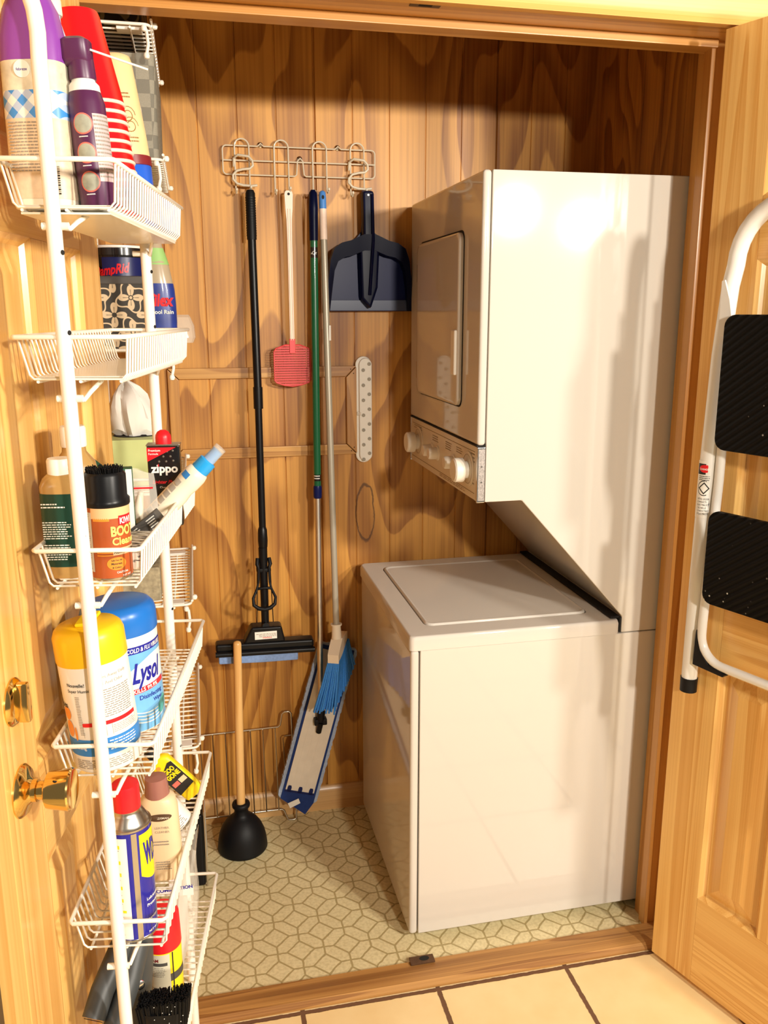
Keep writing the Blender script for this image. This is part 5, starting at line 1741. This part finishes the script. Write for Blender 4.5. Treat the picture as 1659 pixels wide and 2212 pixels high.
# ----- fourth basket
t = rk_thing('wipes_canister', 'white wipes canister with yellow flip lid in the fourth basket', 'canister', 0.080, -0.480, FZ[3], 0, R(-4.5))
r = 0.0455
MB().lathe([(r - 0.003, 0.0), (r, 0.003), (r, 0.153), (r - 0.001, 0.155)], 56).build('tub_body', M['white'], t, 50)
ld = MB().lathe([(r + 0.0006, 0.152), (r + 0.0012, 0.154), (r + 0.0010, 0.186), (r - 0.002, 0.194), (r - 0.007, 0.1985), (0.0, 0.2005)], 56)
ldo = ld.build('lid', M['yellowcap'], t, 40)
MB().prism([(-0.010, -0.020), (0.010, -0.020), (0.012, 0.030), (-0.012, 0.030)], 0.1995, 0.2050, bev=0.002).build('flip_tab', M['yellow'], ldo)
th0 = -73
MB().patch(r + 0.0003, th0 - 105, th0 + 95, 0.026, 0.050).build('blue_band', M['blueband'], t, 40)
letters('Lavishing', 0.026, M['whiteink'], t, wrap=(r + 0.0006, th0 - 66, 0.036), bold=0.01)
letters('Nouvelle!', 0.026, M['ink'], t, wrap=(r + 0.0006, th0 - 52, 0.126), bold=0.015)
letters('Super Humid', 0.032, M['ink'], t, wrap=(r + 0.0006, th0 - 52, 0.118), bold=0.01)
letters('Wipes', 0.030, M['ink'], t, wrap=(r + 0.0006, th0 - 98, 0.094), bold=0.02)
letters('Wipes Away Daily', 0.048, M['paletext'], t, wrap=(r + 0.0006, th0 - 4, 0.134))
letters('Dirt And Odor', 0.040, M['paletext'], t, wrap=(r + 0.0006, th0 - 2, 0.125))
tx = MB().textrows(r + 0.0006, th0 - 2, th0 + 62, 0.118, 0.078, 13, seed=61, fill=0.9)
tx.build('small_print', M['greyink'], t, 0)
tx = MB().textrows(r + 0.0006, th0 - 40, th0 - 32, 0.112, 0.056, 24, seed=62)
tx.build('small_print', M['greyink'], t, 0)
tx = MB().textrows(r + 0.0006, th0 - 60, th0 + 50, 0.020, 0.006, 5, seed=63)
tx.build('small_print', M['greyink'], t, 0)
tx = MB().textrows(r + 0.0006, th0 + 6, th0 + 60, 0.046, 0.030, 4, seed=64)
tx.build('small_print', M['whiteink'], t, 0)
rb = MB().patch(r + 0.0006, th0 + 4, th0 + 64, 0.069, 0.0745)
rb.patch(r + 0.0006, th0 - 34, th0 - 14, 0.069, 0.0745)
rb.build('red_band', M['redcap'], t, 40)
bxm = MB()
for a in (th0 + 4, th0 + 14, th0 + 64, th0 - 34):
    bxm.patch(r + 0.0006, a, a + 0.6, 0.053, 0.069, 1)
bxm.textrows(r + 0.0006, th0 + 16, th0 + 62, 0.066, 0.054, 5, seed=66, fill=0.9)
bxm.build('table_print', M['paletext'], t, 0)
oc_ = MB()
for ang, zc, ra, rz in ((-66, 0.086, 0.0085, 0.0095), (-64, 0.064, 0.008, 0.012), (-50, 0.058, 0.0022, 0.010)):
    vs = [(r + 0.0005, 0, zc)]
    for j in range(24):
        a = 2 * PI * j / 24
        q = ra * math.cos(a) / r
        vs.append(((r + 0.0005) * math.cos(q), (r + 0.0005) * math.sin(q), zc + rz * math.sin(a)))
    oc_.fan(vs, Matrix.Rotation(R(th0 + ang), 4, 'Z'))
oc_.build('orange_spots', M['orangeprint'], t, 40)
t = rk_thing('disinfectant_canister', 'blue disinfecting wipes canister with blue lid behind the yellow lidded one', 'canister', 0.084, -0.372, FZ[3], 0, R(-2))
r = 0.0530
MB().lathe([(r - 0.003, 0.0), (r, 0.003), (r, 0.150), (r - 0.001, 0.152)], 56).build('tub_body', M['white'], t, 50)
MB().lathe([(r + 0.0006, 0.149), (r + 0.0014, 0.151), (r + 0.0012, 0.176), (r - 0.001, 0.184), (r - 0.006, 0.190), (r - 0.012, 0.192), (0.0, 0.193)], 56).build('lid', M['bluelid'], t, 40)
MB().patch(r + 0.0003, -175, 80, 0.004, 0.134).build('label', M['bluelabel'], t, 40)
MB().patch(r + 0.0005, -175, 80, 0.124, 0.135).build('navy_band', M['deepblue'], t, 40)
th0 = -72
letters('COLD & FLU VIRUSES', 0.066, M['whiteink'], t, wrap=(r + 0.0008, th0 + 3, 0.1262), bold=0.02, shear=0.15, h=0.0065)
wp = MB()
n = 16
vs, fs_ = [], []
for i in range(n + 1):
    u = i / n
    a = R(th0 + 4 + 70 * u)
    zb_, zt_ = 0.070 + 0.006 * u, 0.098 + 0.020 * math.sin(PI * 0.5 * min(1, u * 1.3))
    for z in (zb_, zt_):
        vs.append(((r + 0.0006) * math.cos(a), (r + 0.0006) * math.sin(a), z))
for i in range(n):
    fs_.append((2 * i, 2 * i + 2, 2 * i + 3, 2 * i + 1))
wp.add(vs, fs_).build('white_swoosh', M['white'], t, 40)
letters('Lysol', 0.054, M['deepblue'], t, wrap=(r + 0.0011, th0 + 7, 0.0800), bold=0.03, shear=0.40, h=0.030)
rbn = MB()
vs = []
for i in range(n + 1):
    a = R(th0 + 4 + 68 * i / n)
    for z in (0.0625 + 0.004 * i / n, 0.0705 + 0.004 * i / n):
        vs.append(((r + 0.0008) * math.cos(a), (r + 0.0008) * math.sin(a), z))
rbn.add(vs, [(2 * i, 2 * i + 2, 2 * i + 3, 2 * i + 1) for i in range(n)]).build('red_ribbon', M['redcap'], t, 40)
letters('KILLS 99.9%', 0.042, M['whiteink'], t, wrap=(r + 0.0011, th0 + 7, 0.0640), bold=0.02, slope=0.06)
letters('Disinfecting', 0.044, M['deepblue'], t, wrap=(r + 0.0007, th0 + 16, 0.0525), bold=0.015)
letters('Wipes', 0.021, M['deepblue'], t, wrap=(r + 0.0007, th0 + 40, 0.0430), bold=0.015)
wv = MB()
for k in range(4):
    vs = []
    for i in range(n + 1):
        u = i / n
        a = R(th0 + 0 + 85 * u)
        z = 0.014 + k * 0.005 + 0.012 * (u - 0.4) ** 2 * 4
        for dz in (0, 0.0016):
            vs.append(((r + 0.0006) * math.cos(a), (r + 0.0006) * math.sin(a), z + dz))
    wv.add(vs, [(2 * i, 2 * i + 2, 2 * i + 3, 2 * i + 1) for i in range(n)])
wv.build('wave_lines', M['white'], t, 40)
cr = MB()
vs = [(r + 0.0007, 0, 0.032)]
for j in range(24):
    a = 2 * PI * j / 24
    rad = 0.012 * (1 + 0.25 * math.sin(2 * a))
    q = rad * math.cos(a) / r
    vs.append(((r + 0.0007) * math.cos(q), (r + 0.0007) * math.sin(q), 0.032 + rad * math.sin(a)))
cr.fan(vs, Matrix.Rotation(R(th0 + 62), 4, 'Z'))
cr.build('wave_crest', M['teal'], t, 40)

# ----- fifth basket
t = rk_thing('lubricant_can', 'royal blue lubricant spray can with red cap and yellow shield in the fifth basket', 'aerosol can', 0.101, -0.491, FZ[4])
r = 0.0310
MB().lathe([(r - 0.001, 0.0), (r + 0.0004, 0.001), (r + 0.0004, 0.004), (r, 0.0045)], 48).build('base_rim', M['tin'], t, 50)
MB().lathe([(r, 0.004), (r, 0.172)], 48).build('can_body', M['wdblue'], t, 50)
MB().lathe([(r, 0.172), (r + 0.0008, 0.173), (r + 0.0008, 0.1755), (r - 0.0015, 0.1765), (r - 0.003, 0.180), (0.022, 0.190), (0.0195, 0.193), (0.0195, 0.197)], 48).build('shoulder', M['tin'], t, 50)
MB().lathe([(0.0190, 0.1945), (0.0193, 0.196), (0.0188, 0.230), (0.0180, 0.233), (0.0, 0.234)], 36).build('cap', M['redcap'], t, 50)
th0 = -73
MB().patch(r + 0.0003, th0 - 88, th0 - 10, 0.006, 0.166).build('text_panel', M['white'], t, 40)
yb = MB()
for z in (0.150, 0.126, 0.107, 0.086, 0.066):
    yb.patch(r + 0.0006, th0 - 60, th0 - 28, z, z + 0.0055)
yb.patch(r + 0.0006, th0 - 60, th0 - 22, 0.049, 0.053)
yb.build('yellow_bars', M['yellow'], t, 40)
tx = MB()
for k, z in enumerate((0.148, 0.124, 0.105, 0.084, 0.064, 0.046, 0.020)):
    tx.textrows(r + 0.0006, th0 - 60, th0 - 30, z, z - 0.009, 3, seed=70 + k)
tx.build('small_print', M['greyink'], t, 0)
MB().patch(r + 0.0004, th0 + 2, th0 + 16, 0.004, 0.171).build('can_seam', M['tin'], t, 40)
sh = MB()
vs = []
for i in range(13):
    u = i / 12
    a = R(th0 + 22 + 92 * u)
    zb_ = 0.102 - 0.012 * math.sin(PI * u)
    for z in (zb_, 0.166):
        vs.append(((r + 0.0004) * math.cos(a), (r + 0.0004) * math.sin(a), z))
sh.add(vs, [(2 * i, 2 * i + 2, 2 * i + 3, 2 * i + 1) for i in range(12)]).build('yellow_shield', M['yellow'], t, 40)
letters('WD-40', 0.044, M['wdblue'], t, wrap=(r + 0.0009, th0 + 31, 0.118), bold=0.05, shear=-0.12, h=0.034)
for q, (tx_, w_, z) in enumerate((('Lubricates', 0.026, 0.060), ('Protects', 0.022, 0.050), ('DANGER!', 0.020, 0.028), ('NET WT', 0.018, 0.008))):
    letters(tx_, w_, M['whiteink'], t, wrap=(r + 0.0006, th0 + 32, z), bold=0.02)
t = rk_thing('leather_cleaner_bottle', 'cream leather cleaner bottle behind the royal blue spray can', 'bottle', 0.121, -0.368, FZ[4], R(0), R(-2))
MB().loft([(0.027, 0.019, 0.0, 2.6), (0.029, 0.021, 0.005, 2.6), (0.029, 0.021, 0.120, 2.6), (0.026, 0.020, 0.136, 2.4), (0.019, 0.017, 0.142, 2.2)], 44).build('bottle_body', M['cream'], t, 60)
MB().lathe([(0.0185, 0.140), (0.0190, 0.142), (0.0165, 0.170), (0.0, 0.172)], 30).build('cap', mat('smoky_cap', (0.34, 0.14, 0.11), 0.3), t, 50)
el = MB()
vs = [(0.004, -0.0217, 0.112)]
for j in range(28):
    a = 2 * PI * j / 28
    xq = 0.004 + 0.0185 * math.cos(a)
    vs.append((xq, -0.0216 * (1 - (abs(xq) / 0.0293) ** 2.6) ** (1 / 2.6), 0.112 + 0.0062 * math.sin(a)))
el.fan(vs).build('oval_badge', mat('brown_badge', (0.09, 0.045, 0.02), 0.5), t, 40)
letters('GUARDSMAN', 0.030, M['creamlite'], t, T=Matrix.Translation((-0.011, -0.0222, 0.1100)), bold=0.01)
letters('LEATHER', 0.022, M['greyink'], t, T=Matrix.Translation((-0.004, -0.0220, 0.093)))
letters('CLEANER', 0.022, M['greyink'], t, T=Matrix.Translation((-0.004, -0.0220, 0.086)))
tx = MB().textrows(0, -0.010, 0.018, 0.072, 0.062, 2, seed=81, flat=-0.0220)
tx.build('small_print', M['greyink'], t, 0)
tx = MB().textrows(0, -0.008, 0.018, 0.036, 0.020, 4, seed=82, flat=-0.0220)
tx.build('small_print', M['greyink'], t, 0)
t = rk_thing('clear_bottle', 'small clear bottle with white printed label tipped over in the fifth basket', 'bottle', 0.127, -0.285, FZ[4] + 0.030)
TJ = rot_to((0.008, 0.0, -0.012), (-0.62, 0.05, 0.78))
MB().lathe([(0.026, 0.0), (0.0295, 0.004), (0.0295, 0.058), (0.025, 0.074), (0.014, 0.084), (0.012, 0.096)], 36, T=TJ).build('bottle_body', M['clearjar'], t, 60)
MB().lathe([(0.0298, 0.008), (0.0298, 0.052)], 36, T=TJ).build('label', M['white'], t, 60)
MB().textrows(0.0302, -150, -20, 0.034, 0.010, 8, seed=85, T=TJ).build('small_print', M['greyink'], t, 0)
t = rk_thing('adhesive_remover_bottle', 'small flat yellow and black bottle leaning at the far end of the fifth basket', 'bottle', 0.1335, -0.140, FZ[4] + 0.004, R(10))
TG = Matrix.Rotation(R(-40), 4, 'Y')
MB().loft([(0.018, 0.009, 0.0, 4), (0.0195, 0.0105, 0.004, 4), (0.0195, 0.0105, 0.092, 4), (0.016, 0.009, 0.098, 3), (0.009, 0.008, 0.104, 2)], 36, T=TG).build('bottle_body', M['yellow'], t, 60)
MB().lathe([(0.0100, 0.103), (0.0105, 0.105), (0.0095, 0.124), (0.0, 0.126)], 24, T=TG).build('cap', M['blackmatte'], t, 50)
MB().prism([(-0.0175, 0.020), (0.0175, 0.024), (0.0175, 0.084), (0.010, 0.086), (-0.012, 0.074), (-0.0175, 0.066)], -0.0112, -0.0108, axis='Y', T=TG).build('black_panel', M['ink'], t, 0)
letters('GOO', 0.021, M['yellow'], t, T=TG @ Matrix.Translation((-0.008, -0.0115, 0.0680)), bold=0.05, h=0.0095)
letters('GONE', 0.027, M['yellow'], t, T=TG @ Matrix.Translation((-0.012, -0.0115, 0.0560)), bold=0.05, h=0.0095)
pc3 = MB()
pc3.box(-0.014, -0.001, -0.0115, -0.0109, 0.038, 0.047, T=TG)
pc3.build('picture', M['pinkring'], t, 0)
MB().box(0.001, 0.015, -0.0115, -0.0109, 0.038, 0.048, T=TG).build('picture', M['cream'], t, 0)
MB().lathe([(0.004, 0), (0.004, 0.0004), (0, 0.0004)], 14, T=TG @ Matrix.Translation((-0.008, -0.0108, 0.088)) @ Matrix.Rotation(R(90), 4, 'X')).build('round_logo', M['orangeprint'], t, 0)
t = rk_thing('wire_bundle', 'small tangle of clear plastic hooks at the door side of the fifth basket', 'hook bundle', 0.062, -0.43, FZ[4])
mb = MB()
for k in range(4):
    p = arc((0.0, 0.030), 0.017 + 0.002 * k, -110, 200, 16, 'YZ', -0.008 + 0.006 * k)
    mb.tube([(x, y * 1.5 - 0.01, z - 0.008) for x, y, z in p], 0.0022, 6)
mb.build('hoops', M['clearjar'], t, 50)

# ----- bottom basket
t = rk_thing('cooking_spray_can', 'yellow cooking spray can with red cap in the bottom basket', 'aerosol can', 0.101, -0.335, FZ[5])
r = 0.0295
MB().lathe([(r - 0.002, 0.0), (r, 0.003), (r, 0.112), (r - 0.001, 0.114)], 44).build('can_body', M['yellow'], t, 50)
MB().lathe([(r + 0.0004, 0.111), (r + 0.0008, 0.113), (r - 0.001, 0.168), (r - 0.006, 0.176), (0.0, 0.178)], 44).build('cap', M['redcap'], t, 50)
th0 = -74
MB().patch(r + 0.0003, th0 - 95, th0 + 14, 0.002, 0.109).build('text_panel', mat('pale_green_panel', (0.68, 0.64, 0.50), 0.5), t, 40)
MB().patch(r + 0.0005, th0 - 62, th0 + 6, 0.088, 0.094).build('grey_bar', M['greydark'], t, 40)
letters('PAM', 0.015, M['maroon'], t, wrap=(r + 0.0006, th0 - 50, 0.096), bold=0.03)
tx = MB().textrows(r + 0.0006, th0 - 60, th0 + 4, 0.085, 0.066, 6, seed=91)
tx.build('small_print', M['greyink'], t, 0)
tx = MB().textrows(r + 0.0006, th0 - 60, th0 + 4, 0.046, 0.004, 13, seed=92)
tx.build('small_print', M['greyink'], t, 0)
MB().patch(r + 0.0005, th0 + 22, th0 + 26, 0.002, 0.110).build('can_seam', M['ink'], t, 40)
MB().patch(r + 0.0005, th0 + 14, th0 + 85, 0.056, 0.070).build('grey_band', M['greydark'], t, 40)
t = rk_thing('spare_bags', 'clear crumpled plastic bag with blue lettering stuffed in the bottom basket', 'bag', 0.114, -0.245, FZ[5])
vs, fs_ = [], []
n, kz = 30, 14
for i in range(kz + 1):
    v = i / kz
    z = 0.245 * v
    for j in range(n):
        a = 2 * PI * j / n
        w = 1 + 0.16 * math.sin(5 * a + 4 * v) + 0.10 * math.sin(9 * a - 7 * v) + 0.22 * v * math.sin(3 * a + 1)
        fl_ = (0.020 + 0.012 * math.sin(PI * min(1, v * 1.2))) * w
        vs.append((fl_ * math.cos(a) * 0.72 + 0.022 * v * v, fl_ * math.sin(a) * 2.2, z + 0.012 * math.sin(4 * a) * v))
for i in range(kz):
    for j in range(n):
        fs_.append((i * n + j, i * n + (j + 1) % n, (i + 1) * n + (j + 1) % n, (i + 1) * n + j))
MB().add(vs, fs_).build('film', M['clearbag'], t, 45)
MB().box(-0.008, 0.004, -0.045, 0.05, 0.004, 0.20, 0.003).build('contents', M['whiteplastic'], t)
letters('COMBINATION', 0.062, M['deepblue'], t, T=Matrix.Translation((-0.028, -0.0475, 0.172)) @ Matrix.Rotation(R(-8), 4, 'Y'), bold=0.03)
MB().box(-0.028, 0.034, -0.0470, -0.0462, 0.166, 0.1835).build('card_header', M['white'], t, 0)
t = rk_thing('scrub_brush', 'black bristle brush head sticking up at the front of the bottom basket', 'brush', 0.126, -0.470, FZ[5])
MB().loft([(0.026, 0.014, 0.0, 3), (0.030, 0.016, 0.010, 3), (0.034, 0.018, 0.085, 3), (0.037, 0.0185, 0.094, 3), (0.037, 0.0185, 0.108, 3)], 32).build('block', M['black'], t, 50)
bs = MB()
rnd = random.Random(19)
for i in range(700):
    x, y = rnd.uniform(-0.036, 0.040), rnd.uniform(-0.018, 0.018)
    h = 0.126 + 0.006 * (x / 0.04) + rnd.uniform(-0.0015, 0.0015)
    bs.tube([(x * 0.92, y * 0.92, 0.085), (x * 1.04, y * 1.05, h)], 0.0010, 4)
bs.build('bristles', M['blackmatte'], t, 0)
lint = MB()
for i in range(11):
    x, z = rnd.uniform(-0.010, 0.036), rnd.uniform(0.095, 0.126)
    lint.lathe([(0, -0.0008), (0.0009, 0), (0, 0.0008)], 5, T=Matrix.Translation((x, -0.0195, z)))
lint.build('lint', M['tissue'], t, 0)
t = rk_thing('caulk_tool', 'dark grey plastic tool with twin round handles and a metal rivet in the bottom basket', 'tool', 0.055, -0.42, FZ[5])
mb = MB().tube([(0.016, 0.010, 0.010), (0.014, 0.020, 0.06), (0.020, 0.02, 0.13), (0.026, 0.014, 0.18), (0.028, 0.01, 0.205)], [0.020, 0.022, 0.024, 0.022, 0.018], 20)
mb.tube([(0.020, 0.012, 0.195), (0.006, -0.012, 0.185), (-0.014, -0.060, 0.150), (-0.022, -0.085, 0.125)], [0.020, 0.019, 0.0175, 0.0170], 20)
mb.tube([(0.030, -0.004, 0.185), (0.022, -0.034, 0.150), (0.006, -0.080, 0.105), (0.000, -0.100, 0.080)], [0.017, 0.0175, 0.0170, 0.0165], 20)
mb.build('body', M['hosegrey'], t, 60)
MB().lathe([(0.0140, 0), (0.0135, 0.0008), (0.0, 0.0008)], 24, T=rot_to((-0.0224, -0.0862, 0.1238), (-0.22, -0.70, -0.68))).build('end_opening', M['gap'], t, 50)
MB().lathe([(0.0075, 0), (0.0075, 0.0022), (0.006, 0.0032), (0.0, 0.0034)], 24, T=rot_to((0.036, -0.040, 0.140), (0.35, -0.9, 0.15))).build('rivet', M['chrome'], t, 50)

# ------------------------------------------------------------------ folding step ladder on the right door
t = thing('step_ladder', 'white folding step ladder with two black treads hung flat on the right pine door', 'step ladder', HR + Vector((math.sin(AR), -math.cos(AR), 0)) * 0.022, (0, 0, AR))


def LD(x, y, z):
    return (x, y, z)


xa = -0.031
pth = [(xa, -0.034, 0.752), (xa, -0.034, 1.0), (xa, -0.036, 1.25), (xa, -0.042, 1.45), (xa, -0.052, 1.58), (xa, -0.060, 1.62)]
for i in range(1, 9):
    a = R(90 * i / 8)
    pth.append((xa, -0.060 - 0.105 * (1 - math.cos(a)), 1.62 + 0.110 * math.sin(a)))
mir = [(x, -0.52 - y, z) for x, y, z in pth[::-1]]
fr_o = MB().tube(pth + mir, 0.0165, 20).build('front_frame', M['whitepaint'], t, 60)
for y in (-0.034, -0.486):
    MB().tube([(xa, y, 0.766), (xa, y, 0.735)], [0.0182, 0.0178], 20).build('foot_cap', M['blackmatte'], t, 50)
xb = -0.0165 - 0.0
xb = -0.040
pth2 = [(xb + 0.012, -0.062, 1.50), (xb + 0.012, -0.062, 1.20), (xb, -0.062, 0.90), (xb, -0.062, 0.875)]
for i in range(1, 9):
    a = R(90 * i / 8)
    pth2.append((xb, -0.062 - 0.055 * (1 - math.cos(a)), 0.875 - 0.055 * math.sin(a)))
mir2 = [(x, -0.52 - y, z) for x, y, z in pth2[::-1]]
rf = MB().tube(pth2 + mir2, 0.0095, 16).build('rear_frame', M['whitepaint'], t, 60)
for y0_, s_ in ((-0.060, 1), (-0.460, -1)):
    MB().prism([(y0_ + s_ * 0.006, 0.885), (y0_ + s_ * 0.008, 0.806), (y0_ - s_ * 0.066, 0.803), (y0_ - s_ * 0.072, 0.811), (y0_ - s_ * 0.030, 0.818), (y0_ - s_ * 0.008, 0.842)], xb - 0.010, xb + 0.010, axis='X', bev=0.002).build('rubber_foot', M['blackmatte'], t, 40)
for za, zb, y_in in ((1.270, 1.528, -0.072), (0.955, 1.148, -0.074)):
    pts = rrect(-0.52 - y_in, y_in, za, zb, 0.022, 5)
    MB().prism(pts, xb - 0.030, xb - 0.014, axis='X', bev=0.004).build('tread', M['tread'], t, 40)
MB().prism([(-0.050, 1.590), (-0.056, 1.592), (-0.070, 1.555), (-0.078, 1.520), (-0.078, 1.480), (-0.052, 1.490)], xb - 0.016, xb - 0.012, axis='X').build('side_bracket', M['whitepaint'], t, 40)
MB().prism([(-0.470, 1.590), (-0.464, 1.592), (-0.450, 1.555), (-0.442, 1.520), (-0.442, 1.480), (-0.468, 1.490)], xb - 0.016, xb - 0.012, axis='X').build('side_bracket', M['whitepaint'], t, 40)
MB().lathe([(0.005, 0), (0.0045, 0.002), (0.002, 0.003), (0, 0.003)], 16, T=Matrix.Translation((xa - 0.0160, -0.052, 1.572)) @ Matrix.Rotation(R(-90), 4, 'Y')).build('rivet', M['chrome'], t, 50)
# warning sticker wrapped on the front tube
TS = Matrix.Translation((xa, -0.0345, 0))
rs = 0.0168
wl = MB().patch(rs, 140, 262, 1.122, 1.240, T=TS).build('warning_sticker', M['white'], t, 40)
bd = MB().patch(rs + 0.0002, 148, 256, 1.212, 1.234, T=TS)
bd.build('sticker_head', M['ink'], wl, 40)
ovl = MB()
vs = [(rs + 0.0004, 0, 1.224)]
for j in range(24):
    a = 2 * PI * j / 24
    q = 0.0130 * math.cos(a) / rs
    vs.append(((rs + 0.0004) * math.cos(q), (rs + 0.0004) * math.sin(q), 1.224 + 0.0080 * math.sin(a)))
ovl.fan(vs, TS @ Matrix.Rotation(R(205), 4, 'Z'))
ovl.build('red_oval', M['redcap'], wl, 40)
letters('DANGER', 0.0215, M['whiteink'], wl, T=TS, wrap=(rs + 0.0007, 205 - math.degrees(0.01075 / rs), 1.2212), bold=0.02)
cm = MB()
for rad, d, lst in ((0.0138, 0.0002, 'k'), (0.0122, 0.0004, 'w')):
    vs = [(rs + d, 0, 1.184)]
    for j in range(28):
        a = 2 * PI * j / 28
        q = rad * math.cos(a) / rs
        vs.append(((rs + d) * math.cos(q), (rs + d) * math.sin(q), 1.184 + rad * 1.15 * math.sin(a)))
    MB().fan(vs, TS @ Matrix.Rotation(R(205), 4, 'Z')).build('round_mark', M['ink'] if lst == 'k' else M['white'], wl, 40)
dm_ = MB()
cor = [(-1, 0), (0, -1.15), (1, 0), (0, 1.15), (-1, 0)]
vs, fs_ = [], []
for i in range(4):
    for j in range(6):
        u = j / 6
        q, z = cor[i][0] + (cor[i + 1][0] - cor[i][0]) * u, cor[i][1] + (cor[i + 1][1] - cor[i][1]) * u
        for k in (1.0, 0.74):
            a = q * k * 0.0110 / rs
            vs.append(((rs + 0.0006) * math.cos(a), (rs + 0.0006) * math.sin(a), 1.184 + z * k * 0.0110))
for i in range(24):
    n2_ = (i + 1) % 24
    fs_.append((2 * i, 2 * n2_, 2 * n2_ + 1, 2 * i + 1))
dm_.add(vs, fs_, TS @ Matrix.Rotation(R(205), 4, 'Z'))
dm_.build('diamond_mark', M['ink'], wl, 40)
for q, tx_ in enumerate(('METAL LADDER', 'CONDUCTS', 'ELECTRICITY', "L'ECHELLE", 'CONDUCTRICE', "D'ELECTRICITE")):
    letters(tx_, 0.024 if len(tx_) > 9 else 0.0185, M['ink'], wl, T=TS, wrap=(rs + 0.0005, 168, 1.1600 - q * 0.0062), h=0.0038)
fb = MB()
fb.add([((rs + 0.0005) * math.cos(R(a)), (rs + 0.0005) * math.sin(R(a)), z) for a, z in ((246, 1.162), (250, 1.150), (247, 1.150), (249, 1.140), (243, 1.153), (246, 1.153))], [(0, 1, 2, 3, 4, 5)], TS)
fb.build('bolt_mark', M['ink'], wl, 0)
tx = MB().textrows(rs + 0.0005, 165, 250, 1.209, 1.198, 3, seed=99, T=TS)
tx.build('small_print', M['ink'], wl, 0)
# hook the ladder hangs from
t2 = thing('door_hook', 'small white hook on the right door holding up the step ladder', 'hook', HR + Vector((math.sin(AR), -math.cos(AR), 0)) * 0.26 + Vector((0, 0, 1.70)), (0, 0, AR))
MB().tube([(-0.001, 0, 0.05), (-0.004, 0, 0.03), (-0.004, 0, 0.01), (-0.030, 0, 0.004), (-0.048, 0, 0.012), (-0.050, 0, 0.030)], 0.004, 10).build('hook_wire', M['whitewire'], t2, 50)
